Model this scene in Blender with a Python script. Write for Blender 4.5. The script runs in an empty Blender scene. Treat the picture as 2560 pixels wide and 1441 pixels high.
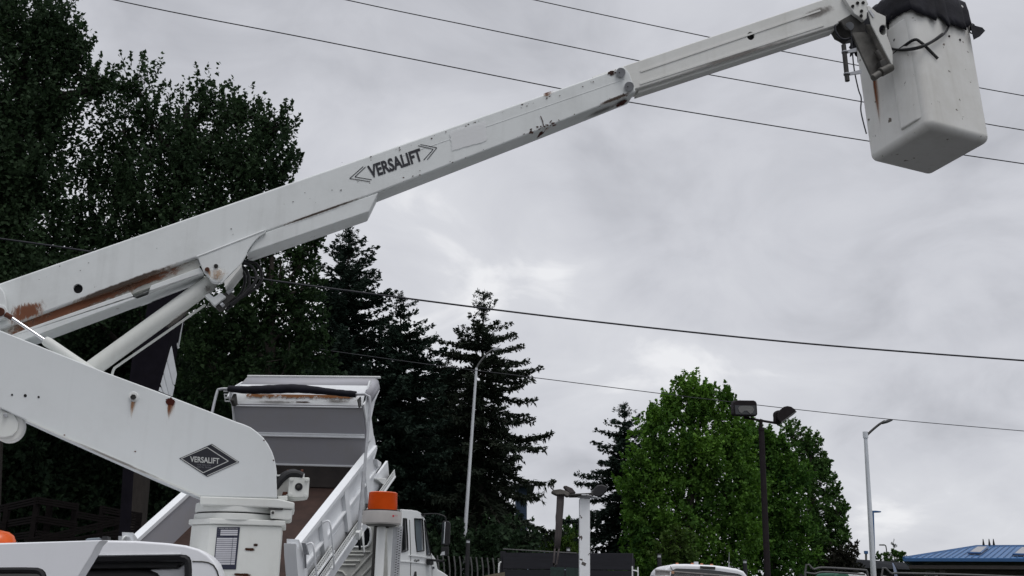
import bpy, bmesh, math, random
import numpy as np
from mathutils import Vector, Matrix
from mathutils.geometry import tessellate_polygon

random.seed(7)
SC = bpy.context.scene
COL = SC.collection

# ------------------------------------------------------------------ camera
FPX, PW, PH = 2600.0, 2560.0, 1441.0
PITCH, ROLL = math.radians(16.4), math.radians(1.2)
CAM = np.array([0.0, 0.0, 1.65])
FW = np.array([0, math.cos(PITCH), math.sin(PITCH)])
_up = np.array([0, -math.sin(PITCH), math.cos(PITCH)]); _rt = np.array([1.0, 0, 0])
RT = _rt * math.cos(ROLL) + _up * math.sin(ROLL)
UP = _up * math.cos(ROLL) - _rt * math.sin(ROLL)
cd = bpy.data.cameras.new('camera'); cam = bpy.data.objects.new('camera', cd); COL.objects.link(cam)
cam.matrix_world = Matrix(((RT[0], UP[0], -FW[0], CAM[0]), (RT[1], UP[1], -FW[1], CAM[1]),
                           (RT[2], UP[2], -FW[2], CAM[2]), (0, 0, 0, 1)))
cd.sensor_width = 36.0; cd.lens = 36.0 * FPX / PW; cd.clip_end = 5000; cd.clip_start = 0.05
SC.camera = cam

# ------------------------------------------------------------------ sky + sun (overcast)
SUN_EL, SUN_AZ = math.radians(66), math.radians(150)     # azimuth clockwise from +Y: behind the camera, to the right
world = bpy.data.worlds.new('World'); SC.world = world; world.use_nodes = True
wn = world.node_tree.nodes; wl = world.node_tree.links; wn.clear()
def N(tree, t, **k):
    n = tree.nodes.new(t)
    for a, b in k.items():
        if a.startswith('i_'): n.inputs[a[2:].replace('_', ' ')].default_value = b
        else: setattr(n, a, b)
    return n
W = world.node_tree
out = N(W, 'ShaderNodeOutputWorld'); bg = N(W, 'ShaderNodeBackground')
sky = N(W, 'ShaderNodeTexSky', sky_type='NISHITA', sun_disc=False)
sky.sun_elevation = SUN_EL; sky.sun_rotation = SUN_AZ
tc = N(W, 'ShaderNodeTexCoord'); sep = N(W, 'ShaderNodeSeparateXYZ'); wl.new(tc.outputs['Generated'], sep.inputs[0])
zc = N(W, 'ShaderNodeMath', operation='MAXIMUM'); zc.inputs[1].default_value = 0.0; wl.new(sep.outputs['Z'], zc.inputs[0])
za = N(W, 'ShaderNodeMath', operation='ADD'); za.inputs[1].default_value = 0.45; wl.new(zc.outputs[0], za.inputs[0])
dx = N(W, 'ShaderNodeMath', operation='DIVIDE'); wl.new(sep.outputs['X'], dx.inputs[0]); wl.new(za.outputs[0], dx.inputs[1])
dy = N(W, 'ShaderNodeMath', operation='DIVIDE'); wl.new(sep.outputs['Y'], dy.inputs[0]); wl.new(za.outputs[0], dy.inputs[1])
cmb = N(W, 'ShaderNodeCombineXYZ'); wl.new(dx.outputs[0], cmb.inputs[0]); wl.new(dy.outputs[0], cmb.inputs[1])
n1 = N(W, 'ShaderNodeTexNoise'); n1.inputs['Scale'].default_value = 2.1; n1.inputs['Detail'].default_value = 5.0
n1.inputs['Roughness'].default_value = 0.5; n1.inputs['Distortion'].default_value = 0.35
mp = N(W, 'ShaderNodeMapping'); mp.inputs['Location'].default_value = (3.1, 1.7, 0.4); wl.new(cmb.outputs[0], mp.inputs[0]); wl.new(mp.outputs[0], n1.inputs['Vector'])
n2 = N(W, 'ShaderNodeTexNoise'); n2.inputs['Scale'].default_value = 5.2; n2.inputs['Detail'].default_value = 6.0
n2.inputs['Roughness'].default_value = 0.55; n2.inputs['Distortion'].default_value = 0.6
mp2 = N(W, 'ShaderNodeMapping'); mp2.inputs['Location'].default_value = (7.3, 2.2, 1.4); wl.new(cmb.outputs[0], mp2.inputs[0]); wl.new(mp2.outputs[0], n2.inputs['Vector'])
nm = N(W, 'ShaderNodeMix', data_type='FLOAT'); nm.inputs['Factor'].default_value = 0.42; wl.new(n1.outputs['Fac'], nm.inputs['A']); wl.new(n2.outputs['Fac'], nm.inputs['B'])
cr = N(W, 'ShaderNodeValToRGB'); wl.new(nm.outputs['Result'], cr.inputs[0])
e = cr.color_ramp.elements
e[0].position = 0.34; e[0].color = (0.46, 0.47, 0.51, 1)
e[1].position = 0.64; e[1].color = (0.82, 0.825, 0.85, 1)
m_ = cr.color_ramp.elements.new(0.46); m_.color = (0.585, 0.595, 0.64, 1)
m_ = cr.color_ramp.elements.new(0.58); m_.color = (0.67, 0.68, 0.72, 1)
skm = N(W, 'ShaderNodeVectorMath', operation='SCALE'); skm.inputs['Scale'].default_value = 0.06; wl.new(sky.outputs[0], skm.inputs[0])
mixw = N(W, 'ShaderNodeMix', data_type='RGBA'); mixw.inputs['Factor'].default_value = 0.95
wl.new(skm.outputs[0], mixw.inputs['A']); wl.new(cr.outputs[0], mixw.inputs['B'])
# an overcast sky is brighter towards the zenith than at the horizon
zr = N(W, 'ShaderNodeMapRange'); zr.inputs['From Min'].default_value = 0.55; zr.inputs['From Max'].default_value = 1.0
zr.inputs['To Min'].default_value = 1.06; zr.inputs['To Max'].default_value = 1.85; wl.new(sep.outputs['Z'], zr.inputs['Value'])
wl.new(zr.outputs[0], bg.inputs['Strength']); wl.new(mixw.outputs['Result'], bg.inputs['Color']); wl.new(bg.outputs[0], out.inputs[0])

sd = bpy.data.lights.new('sun', 'SUN'); sd.energy = 1.0; sd.angle = math.radians(25); sd.color = (1.0, 0.97, 0.93)
so = bpy.data.objects.new('sun', sd); COL.objects.link(so)
sdir = Vector((math.sin(SUN_AZ) * math.cos(SUN_EL), math.cos(SUN_AZ) * math.cos(SUN_EL), math.sin(SUN_EL)))
so.rotation_euler = sdir.to_track_quat('Z', 'Y').to_euler(); so.location = (0, 0, 60)
SC.view_settings.view_transform = 'Standard'; SC.view_settings.look = 'None'
SC.view_settings.exposure = 0.0; SC.view_settings.gamma = 1.0; SC.view_settings.use_curve_mapping = False
SC.render.engine = 'CYCLES'
SC.cycles.transparent_max_bounces = 16

# ------------------------------------------------------------------ geometry helpers
def ray(px, py): return FW + RT * (px - PW / 2) / FPX - UP * (py - PH / 2) / FPX
def at(px, py, Y):
    v = ray(px, py); return CAM + v * (Y / v[1])
def nrm(v):
    v = np.asarray(v, float); return v / np.linalg.norm(v)
class Plane:
    def __init__(s, p, n): s.p = np.asarray(p, float); s.n = nrm(n)
    def at(s, px, py, d=0.0):
        v = ray(px, py); return CAM + v * (((s.p + s.n * d - CAM) @ s.n) / (v @ s.n))
    def poly(s, pts, d=0.0): return [s.at(x, y, d) for x, y in pts]

class MB:
    def __init__(s): s.v = []; s.f = []
    def add(s, vs, fs):
        o = len(s.v); s.v += [tuple(map(float, p)) for p in vs]; s.f += [tuple(i + o for i in q) for q in fs]; return s
    def quad(s, a, b, c, d): return s.add([a, b, c, d], [(0, 1, 2, 3)])
    def prism(s, pts, vec, holes=()):
        vec = np.asarray(vec, float); pts = [np.asarray(p) for p in pts]; n = len(pts)
        if not holes:
            return s.add(pts + [p + vec for p in pts],
                         [tuple(range(n)), tuple(range(2 * n - 1, n - 1, -1))] + [(i, (i + 1) % n, n + (i + 1) % n, n + i) for i in range(n)])
        loops = [pts] + [[np.asarray(p) for p in h] for h in holes]
        flat = [p for l in loops for p in l]; m = len(flat)
        tri = tessellate_polygon([[Vector(p) for p in l] for l in loops])
        fs = [tuple(t) for t in tri] + [tuple(m + i for i in reversed(t)) for t in tri]
        o = 0
        for l in loops:
            k = len(l); fs += [(o + i, o + (i + 1) % k, m + o + (i + 1) % k, m + o + i) for i in range(k)]; o += k
        return s.add(flat + [p + vec for p in flat], fs)
    def box(s, c, ax, ay, az):
        c, ax, ay, az = [np.asarray(q, float) for q in (c, ax, ay, az)]
        vs = [c + sx * ax + sy * ay + sz * az for sz in (-.5, .5) for sx, sy in ((-.5, -.5), (.5, -.5), (.5, .5), (-.5, .5))]
        return s.add(vs, [(0, 1, 2, 3), (7, 6, 5, 4), (0, 1, 5, 4), (1, 2, 6, 5), (2, 3, 7, 6), (3, 0, 4, 7)])
    def aabb(s, x0, x1, y0, y1, z0, z1):
        return s.box(((x0 + x1) / 2, (y0 + y1) / 2, (z0 + z1) / 2), (x1 - x0, 0, 0), (0, y1 - y0, 0), (0, 0, z1 - z0))
    def tube(s, path, r, n=8, cap=True):
        P = [np.asarray(p, float) for p in path]; k = len(P)
        rr = [r] * k if np.isscalar(r) else list(r)
        prev = None; vs = []
        for i, p in enumerate(P):
            t = nrm(P[min(i + 1, k - 1)] - P[max(i - 1, 0)])
            if prev is None:
                a = np.cross(t, (0, 0, 1.0))
                if np.linalg.norm(a) < .1: a = np.cross(t, (0, 1.0, 0))
            else: a = prev - t * (prev @ t)
            a = nrm(a); prev = a; b = np.cross(t, a)
            for j in range(n):
                an = 2 * math.pi * j / n; vs.append(p + rr[i] * (a * math.cos(an) + b * math.sin(an)))
        fs = [(i * n + j, i * n + (j + 1) % n, (i + 1) * n + (j + 1) % n, (i + 1) * n + j) for i in range(k - 1) for j in range(n)]
        if cap: fs += [tuple(range(n - 1, -1, -1)), tuple(range((k - 1) * n, k * n))]
        return s.add(vs, fs)
    def build(s, name, mat, parent=None, bevel=0, seg=2, smooth=True, ang=35, base=None, recalc=True, weld=False):
        off = np.zeros(3)
        if parent is not None:
            q = parent
            while q is not None: off += np.array(q.location); q = q.parent
        elif base is not None: off = np.asarray(base, float)
        me = bpy.data.meshes.new(name)
        me.from_pydata([tuple(np.array(p) - off) for p in s.v], [], s.f)
        if weld:
            b = bmesh.new(); b.from_mesh(me); bmesh.ops.remove_doubles(b, verts=b.verts, dist=.0005); b.to_mesh(me); b.free()
        if recalc:
            b = bmesh.new(); b.from_mesh(me); bmesh.ops.recalc_face_normals(b, faces=b.faces); b.to_mesh(me); b.free()
        if smooth:
            me.shade_smooth(); me.set_sharp_from_angle(angle=math.radians(ang))
        me.materials.append(mat); me.update()
        o = bpy.data.objects.new(name, me); COL.objects.link(o)
        if parent is not None: o.parent = parent
        elif base is not None: o.location = off
        if bevel:
            m = o.modifiers.new('bevel', 'BEVEL'); m.width = bevel; m.segments = seg; m.limit_method = 'ANGLE'; m.angle_limit = math.radians(40)
            m.harden_normals = True
        return o

def cut(o, holes, vec):
    """saw the hole outlines through a bevelled plate"""
    vec = np.asarray(vec, float); c = MB()
    for h in holes: c.prism([np.asarray(p) - vec * .5 for p in h], vec * 2)
    k = c.build('saw', o.data.materials[0], None, smooth=False); off = np.zeros(3); q = o.parent
    while q is not None: off += np.array(q.location); q = q.parent
    k.location = (0, 0, 0); bpy.context.view_layer.update()
    m = o.modifiers.new('cut', 'BOOLEAN'); m.operation = 'DIFFERENCE'; m.object = k; m.solver = 'EXACT'
    bpy.context.view_layer.update()
    me = bpy.data.meshes.new_from_object(o.evaluated_get(bpy.context.evaluated_depsgraph_get()))
    o.modifiers.clear(); me.name = o.name; o.data = me; me.set_sharp_from_angle(angle=math.radians(35))
    wnm = o.modifiers.new('normals', 'WEIGHTED_NORMAL'); wnm.keep_sharp = True; wnm.weight = 100; wnm.mode = 'FACE_AREA'
    bpy.data.objects.remove(k); return o
def specks(name, a, b, n, size, mat, parent, lift, seed, w=.02):
    """a run of tiny ragged paint chips along a line"""
    r = np.random.default_rng(seed); a, b, lift = map(np.asarray, (a, b, lift)); d = nrm(b - a); s = nrm(np.cross(d, lift)); mb = MB(); ln = nrm(lift)
    for i in range(n):
        c = a + (b - a) * r.uniform() + s * r.normal(0, w) + lift * r.uniform(.8, 1.2); z = size * r.uniform(.3, 1.3); k = r.integers(5, 8); el = r.uniform(1, 2.6)
        P = [c + (d * math.cos(t) * el + s * math.sin(t)) * z * r.uniform(.5, 1.1) for t in np.linspace(0, 6.283, k, endpoint=False)]
        mb.add(P, [tuple(range(k))])
    o = mb.build(name, mat, parent, smooth=False, recalc=False); o['kind'] = 'stuff'; return o
def tag(o, label=None, cat=None, group=None, kind=None):
    if label: o['label'] = label
    if cat: o['category'] = cat
    if group: o['group'] = group
    if kind: o['kind'] = kind
    return o
def thing(name, loc, label, cat, group=None):
    o = bpy.data.objects.new(name, None); COL.objects.link(o); o.location = tuple(map(float, loc)); o.empty_display_size = .3
    return tag(o, label, cat, group)
def circ(plane, cx, cy, r_px, d=0.0, n=20, ry=None):
    ry = ry or r_px
    return [plane.at(cx + r_px * math.cos(2 * math.pi * i / n), cy + ry * math.sin(2 * math.pi * i / n), d) for i in range(n)]
def catmull(pts, sub=6):
    P = [np.asarray(p, float) for p in pts]; P = [2 * P[0] - P[1]] + P + [2 * P[-1] - P[-2]]; o = []
    for i in range(1, len(P) - 2):
        for k in range(sub):
            t = k / sub; a, b, c, d = P[i - 1:i + 3]
            o.append(.5 * (2 * b + (c - a) * t + (2 * a - 5 * b + 4 * c - d) * t * t + (3 * b - a - 3 * c + d) * t ** 3))
    return o + [P[-2]]

# ------------------------------------------------------------------ materials
def new_mat(name):
    m = bpy.data.materials.new(name); m.use_nodes = True; t = m.node_tree; t.nodes.clear()
    o = N(t, 'ShaderNodeOutputMaterial'); p = N(t, 'ShaderNodeBsdfPrincipled'); t.links.new(p.outputs[0], o.inputs[0])
    return m, t, p, o
def rgba(c): return (c[0], c[1], c[2], 1.0)
def plain(name, col, rough=.6, metal=0, var=.25, scale=6.0, bump=0.0, spec=.4, stretch=None):
    m, t, p, o = new_mat(name)
    tc = N(t, 'ShaderNodeTexCoord'); mp = N(t, 'ShaderNodeMapping'); t.links.new(tc.outputs['Object'], mp.inputs[0])
    if stretch: mp.inputs['Scale'].default_value = stretch
    n = N(t, 'ShaderNodeTexNoise'); n.inputs['Scale'].default_value = scale; n.inputs['Detail'].default_value = 6; n.inputs['Roughness'].default_value = .65
    t.links.new(mp.outputs[0], n.inputs['Vector'])
    r = N(t, 'ShaderNodeValToRGB'); t.links.new(n.outputs['Fac'], r.inputs[0])
    r.color_ramp.elements[0].position = .3; r.color_ramp.elements[1].position = .72
    r.color_ramp.elements[0].color = rgba([c * (1 - var) for c in col]); r.color_ramp.elements[1].color = rgba([min(1, c * (1 + var * .5)) for c in col])
    t.links.new(r.outputs[0], p.inputs['Base Color'])
    p.inputs['Roughness'].default_value = rough; p.inputs['Metallic'].default_value = metal; p.inputs['Specular IOR Level'].default_value = spec
    if bump:
        b = N(t, 'ShaderNodeBump'); b.inputs['Strength'].default_value = bump; b.inputs['Distance'].default_value = .02
        t.links.new(n.outputs['Fac'], b.inputs['Height']); t.links.new(b.outputs[0], p.inputs['Normal'])
    return m
def paint(name, col, rough=.35, chips=.0, dirt=.14, dirtcol=(.33, .31, .26), seed=0.0, chipcol=(.06, .025, .015), chipscale=9.0):
    """worn vehicle paint: faint grime clouds, fine speckle, chips down to rust"""
    m, t, p, o = new_mat(name); L = t.links.new
    tc = N(t, 'ShaderNodeTexCoord'); mp = N(t, 'ShaderNodeMapping'); L(tc.outputs['Object'], mp.inputs[0]); mp.inputs['Location'].default_value = (seed, seed * .7, seed * 1.3)
    a = N(t, 'ShaderNodeTexNoise'); a.inputs['Scale'].default_value = 2.2; a.inputs['Detail'].default_value = 8; a.inputs['Roughness'].default_value = .7; L(mp.outputs[0], a.inputs['Vector'])
    ra = N(t, 'ShaderNodeMapRange'); ra.inputs['From Min'].default_value = .45; ra.inputs['From Max'].default_value = .85; ra.inputs['To Max'].default_value = dirt * 2; L(a.outputs['Fac'], ra.inputs['Value'])
    st = N(t, 'ShaderNodeMapping'); st.inputs['Scale'].default_value = (14, 14, .9); L(mp.outputs[0], st.inputs[0])
    s2 = N(t, 'ShaderNodeTexNoise'); s2.inputs['Scale'].default_value = 1.4; s2.inputs['Detail'].default_value = 4; L(st.outputs[0], s2.inputs['Vector'])
    rs = N(t, 'ShaderNodeMapRange'); rs.inputs['From Min'].default_value = .55; rs.inputs['From Max'].default_value = .85; rs.inputs['To Max'].default_value = dirt; L(s2.outputs['Fac'], rs.inputs['Value'])
    ad = N(t, 'ShaderNodeMath', operation='ADD', use_clamp=True); L(ra.outputs[0], ad.inputs[0]); L(rs.outputs[0], ad.inputs[1])
    mx = N(t, 'ShaderNodeMix', data_type='RGBA'); mx.inputs['A'].default_value = rgba(col); mx.inputs['B'].default_value = rgba(dirtcol); L(ad.outputs[0], mx.inputs['Factor'])
    res = mx.outputs['Result']
    if chips > 0:
        c = N(t, 'ShaderNodeTexNoise'); c.inputs['Scale'].default_value = chipscale; c.inputs['Detail'].default_value = 9; c.inputs['Roughness'].default_value = .62; L(mp.outputs[0], c.inputs['Vector'])
        rc = N(t, 'ShaderNodeMapRange'); rc.inputs['From Min'].default_value = .77 - chips * .12; rc.inputs['From Max'].default_value = .785 - chips * .12; L(c.outputs['Fac'], rc.inputs['Value'])
        m2 = N(t, 'ShaderNodeMix', data_type='RGBA'); L(res, m2.inputs['A']); m2.inputs['B'].default_value = rgba(chipcol); L(rc.outputs[0], m2.inputs['Factor']); res = m2.outputs['Result']
    L(res, p.inputs['Base Color'])
    rr = N(t, 'ShaderNodeMapRange'); rr.inputs['To Min'].default_value = rough; rr.inputs['To Max'].default_value = min(1, rough + .35); L(a.outputs['Fac'], rr.inputs['Value']); L(rr.outputs[0], p.inputs['Roughness'])
    p.inputs['Specular IOR Level'].default_value = .35
    b = N(t, 'ShaderNodeBump'); b.inputs['Strength'].default_value = .05; b.inputs['Distance'].default_value = .02; L(a.outputs['Fac'], b.inputs['Height']); L(b.outputs[0], p.inputs['Normal'])
    return m
def stain_mat(name, c0, c1, soft=.35, sx=4.0, sy=1.2, thr=.5, dens=1.0, seed=0.0, edge=.25, topfade=False, na=1.3):
    """a stain with its own ragged outline: alpha from the patch UVs broken up by noise"""
    m, t, p, o = new_mat(name); L = t.links.new
    uv = N(t, 'ShaderNodeUVMap'); sp = N(t, 'ShaderNodeSeparateXYZ'); L(uv.outputs[0], sp.inputs[0])
    mp = N(t, 'ShaderNodeMapping'); mp.inputs['Scale'].default_value = (sx, sy, 1); mp.inputs['Location'].default_value = (seed, seed * 2.3, 0); L(uv.outputs[0], mp.inputs[0])
    n = N(t, 'ShaderNodeTexNoise'); n.inputs['Scale'].default_value = 2.0; n.inputs['Detail'].default_value = 8; n.inputs['Roughness'].default_value = .65; L(mp.outputs[0], n.inputs['Vector'])
    def edgef(s):
        x = N(t, 'ShaderNodeMath', operation='PINGPONG'); x.inputs[1].default_value = .5; L(s, x.inputs[0])
        y = N(t, 'ShaderNodeMapRange', interpolation_type='SMOOTHSTEP'); y.inputs['From Max'].default_value = edge; L(x.outputs[0], y.inputs['Value']); return y.outputs[0]
    ex = edgef(sp.outputs[0])
    if topfade:
        q = N(t, 'ShaderNodeMapRange', interpolation_type='SMOOTHSTEP'); q.inputs['From Max'].default_value = 1.0; L(sp.outputs[1], q.inputs['Value']); ey = q.outputs[0]
    else: ey = edgef(sp.outputs[1])
    f = N(t, 'ShaderNodeMath', operation='MULTIPLY'); L(ex, f.inputs[0]); L(ey, f.inputs[1])
    g = N(t, 'ShaderNodeMath', operation='MULTIPLY_ADD'); L(n.outputs['Fac'], g.inputs[0]); g.inputs[1].default_value = na; g.inputs[2].default_value = -.5 - .5 * na
    h = N(t, 'ShaderNodeMath', operation='ADD'); L(f.outputs[0], h.inputs[0]); L(g.outputs[0], h.inputs[1])
    al = N(t, 'ShaderNodeMapRange', interpolation_type='SMOOTHSTEP'); al.inputs['From Min'].default_value = thr - .5; al.inputs['From Max'].default_value = thr - .5 + soft; al.inputs['To Max'].default_value = dens; L(h.outputs[0], al.inputs['Value'])
    r = N(t, 'ShaderNodeMix', data_type='RGBA'); r.inputs['A'].default_value = rgba(c1); r.inputs['B'].default_value = rgba(c0); L(al.outputs[0], r.inputs['Factor'])
    L(r.outputs['Result'], p.inputs['Base Color']); L(al.outputs[0], p.inputs['Alpha']); p.inputs['Roughness'].default_value = .85; p.inputs['Specular IOR Level'].default_value = .15
    return m
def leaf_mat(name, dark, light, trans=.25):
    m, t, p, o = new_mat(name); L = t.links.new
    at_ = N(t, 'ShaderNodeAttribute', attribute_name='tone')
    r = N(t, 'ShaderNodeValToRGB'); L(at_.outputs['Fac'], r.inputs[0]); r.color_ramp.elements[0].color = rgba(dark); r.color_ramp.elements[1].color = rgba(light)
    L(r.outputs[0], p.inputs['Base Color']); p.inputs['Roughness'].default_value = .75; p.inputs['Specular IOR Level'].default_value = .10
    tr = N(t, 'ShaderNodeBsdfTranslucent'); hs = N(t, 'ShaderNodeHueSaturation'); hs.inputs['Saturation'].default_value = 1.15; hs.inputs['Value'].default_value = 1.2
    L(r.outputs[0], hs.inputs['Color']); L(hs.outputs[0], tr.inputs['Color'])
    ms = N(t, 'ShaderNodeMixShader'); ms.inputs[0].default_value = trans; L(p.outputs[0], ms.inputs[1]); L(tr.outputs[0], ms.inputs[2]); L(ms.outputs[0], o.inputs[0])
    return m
def glass_dark(name, col=(.012, .014, .016), rough=.05):
    m, t, p, o = new_mat(name); p.inputs['Base Color'].default_value = rgba(col); p.inputs['Roughness'].default_value = rough; p.inputs['Specular IOR Level'].default_value = .7
    return m

M = {}
M['white'] = paint('white_paint', (.74, .755, .745), seed=1, chips=.25, dirt=.10)
M['boom'] = paint('boom_paint', (.69, .715, .715), seed=5, chips=.55, dirt=.22, dirtcol=(.36, .365, .35), chipscale=16)
M['arm'] = paint('arm_paint', (.655, .68, .685), seed=11, chips=.25, dirt=.14, dirtcol=(.38, .385, .37))
M['ext'] = paint('extension_paint', (.66, .665, .645), seed=8, chips=.3, dirt=.16, dirtcol=(.3, .28, .22))
M['buck'] = paint('bucket_fibreglass', (.655, .655, .635), rough=.4, seed=3, chips=.95, dirt=.22, chipcol=(.12, .1, .08), chipscale=14)
M['ped'] = paint('pedestal_paint', (.64, .655, .63), seed=4, chips=.35, dirt=.15)
M['cabw'] = paint('cab_paint', (.80, .81, .84), rough=.22, seed=2, dirt=.04)
M['dump'] = paint('dump_paint', (.78, .80, .82), rough=.4, seed=9, chips=.3, dirt=.10)
M['dumpin'] = paint('shaded_dump_paint', (.345, .345, .375), rough=.6, seed=13, chips=.3, dirt=.2)  # darker copy of the dump paint, with the bulkhead's shade put in
M['dcab'] = paint('truck_cab_paint', (.82, .84, .84), rough=.2, seed=6, dirt=.05)
M['dirtyw'] = paint('dirty_white_paint', (.55, .56, .53), rough=.5, seed=21, chips=.4, dirt=.35, dirtcol=(.12, .11, .10))
M['post'] = paint('post_paint', (.80, .82, .84), rough=.5, seed=16, chips=1.45, dirt=.06, chipcol=(.07, .05, .045), chipscale=5)
M['bedshade'] = plain('shaded_steel', (.022, .017, .015), .8, var=.4, scale=5)  # shade where the bulkhead meets the floor, put into the steel colour
M['rustfloor'] = plain('rusty_steel_floor', (.046, .024, .018), .8, var=.5, scale=4, bump=.1)
M['rust'] = plain('rust', (.10, .035, .02), .9, var=.5, scale=30)
M['chip'] = plain('dark_rust_chip', (.045, .020, .014), .9, var=.5, scale=60)
M['rustbrown'] = plain('rusty_channel', (.20, .085, .05), .85, var=.6, scale=7, stretch=(1, 1, 5))
M['black'] = plain('black_rubber', (.012, .012, .014), .55, var=.2)
M['blackcloth'] = plain('black_vinyl', (.010, .010, .016), .7, var=.5, scale=7, bump=.45, spec=.2)
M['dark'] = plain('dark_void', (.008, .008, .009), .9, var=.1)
M['darkmetal'] = plain('dark_greasy_metal', (.05, .048, .045), .5, .3, var=.5, scale=20)
M['greymetal'] = plain('grey_metal', (.36, .37, .39), .4, .6, var=.2, scale=20)
M['levarm'] = plain('greasy_grey_steel', (.12, .115, .105), .6, .1, var=.5, scale=12)
M['galv'] = plain('galvanised_steel', (.48, .49, .51), .42, .55, var=.2, scale=14)
M['alu'] = plain('aluminium_pole', (.62, .64, .67), .45, .25, var=.15, scale=5, stretch=(1, 1, .2))
M['chrome'] = plain('chrome_rod', (.75, .75, .78), .12, 1.0, var=.05)
M['bronze'] = plain('bronze_pole_paint', (.020, .016, .018), .7, var=.25, scale=8, spec=.12)
M['orange'] = plain('amber_lens', (.72, .105, .008), .3, var=.2, scale=5, spec=.5)
M['beige'] = plain('beacon_housing', (.42, .40, .385), .5, var=.15, scale=9)
M['navy'] = plain('placard_navy', (.018, .02, .045), .45, var=.15)
M['ink'] = plain('black_print', (.012, .013, .02), .5, var=.1)
M['lightink'] = plain('grey_print', (.48, .49, .48), .5, var=.1)
M['paper'] = plain('placard_white', (.56, .56, .60), .5, var=.1, scale=20)
M['midink'] = plain('faint_print', (.17, .17, .19), .5, var=.2)
M['red'] = plain('red_print', (.5, .03, .05), .5, var=.1)
M['glass'] = glass_dark('tinted_glass')
M['glass2'] = glass_dark('side_glass', (.16, .19, .22), .04)
M['bark'] = plain('bark', (.055, .046, .04), .9, var=.5, scale=8, bump=.6, stretch=(1, 1, .25))
M['barkd'] = plain('dark_bark', (.03, .025, .022), .9, var=.4, scale=8, bump=.6, stretch=(1, 1, .25))
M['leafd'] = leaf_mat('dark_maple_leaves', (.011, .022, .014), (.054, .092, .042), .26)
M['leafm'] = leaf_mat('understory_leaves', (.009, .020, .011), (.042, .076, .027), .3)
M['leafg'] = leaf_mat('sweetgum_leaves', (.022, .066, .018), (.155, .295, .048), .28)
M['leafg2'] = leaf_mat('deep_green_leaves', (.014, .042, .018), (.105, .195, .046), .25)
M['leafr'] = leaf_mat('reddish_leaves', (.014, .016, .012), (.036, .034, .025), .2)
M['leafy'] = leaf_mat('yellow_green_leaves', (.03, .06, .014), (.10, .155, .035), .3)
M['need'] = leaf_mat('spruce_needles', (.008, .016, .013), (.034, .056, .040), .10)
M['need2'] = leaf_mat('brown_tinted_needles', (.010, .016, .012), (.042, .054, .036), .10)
M['fence'] = plain('charcoal_boards', (.018, .018, .024), .8, var=.3, scale=5, stretch=(.3, 1, 6))
M['timber'] = plain('shaded_dark_timber', (.012, .010, .010), .95, spec=.05, var=.4, scale=9, stretch=(.4, .4, 4))  # dark timber; shade from the trees above is put into the colour
M['iron'] = plain('grey_iron', (.10, .10, .10), .6, var=.3)
M['mesh'] = plain('green_screen_mesh', (.02, .04, .035), .8, var=.4, scale=25)
M['blueroof'] = plain('blue_metal_roof', (.026, .125, .31), .45, .0, var=.15, scale=2.5)
M['bluetrim'] = plain('blue_trim', (.03, .10, .24), .5, var=.15)
M['wallbrown'] = plain('brown_stucco', (.075, .066, .062), .9, var=.2, scale=4)
M['greybld'] = plain('grey_fascia', (.055, .058, .068), .7, var=.2, scale=1)
M['darkbld'] = plain('dark_wall', (.02, .02, .023), .8, var=.2, scale=2)
M['skylight'] = plain('skylight_plastic', (.28, .28, .29), .3, var=.15)
M['signdark'] = plain('dark_sign_cabinet', (.010, .009, .013), .9, var=.3, scale=6, spec=.05)
M['signwhite'] = plain('white_sign_panel', (.50, .52, .54), .5, var=.1)
M['signgreen'] = plain('green_grey_sign_panel', (.20, .25, .23), .5, var=.6, scale=9)
M['strap'] = plain('grey_webbing', (.075, .065, .065), .9, var=.3, scale=25, stretch=(1, 1, .3))
M['wood'] = plain('old_grey_wood', (.13, .12, .11), .9, var=.5, scale=14)
M['rack'] = plain('weathered_grey_board', (.32, .30, .29), .85, var=.4, scale=12)
M['wire'] = plain('black_cable', (.016, .017, .024), .6, var=.1)
M['mirror'] = plain('mirror_glass', (.06, .075, .08), .06, .9, var=.05)
M['flag'] = plain('blue_white_flag', (.34, .40, .55), .8, var=.3, scale=5)
M['ocar'] = paint('white_car_paint', (.72, .74, .75), rough=.25, seed=31)
M['gcar'] = paint('green_car_paint', (.012, .10, .06), rough=.25, seed=32)

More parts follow.
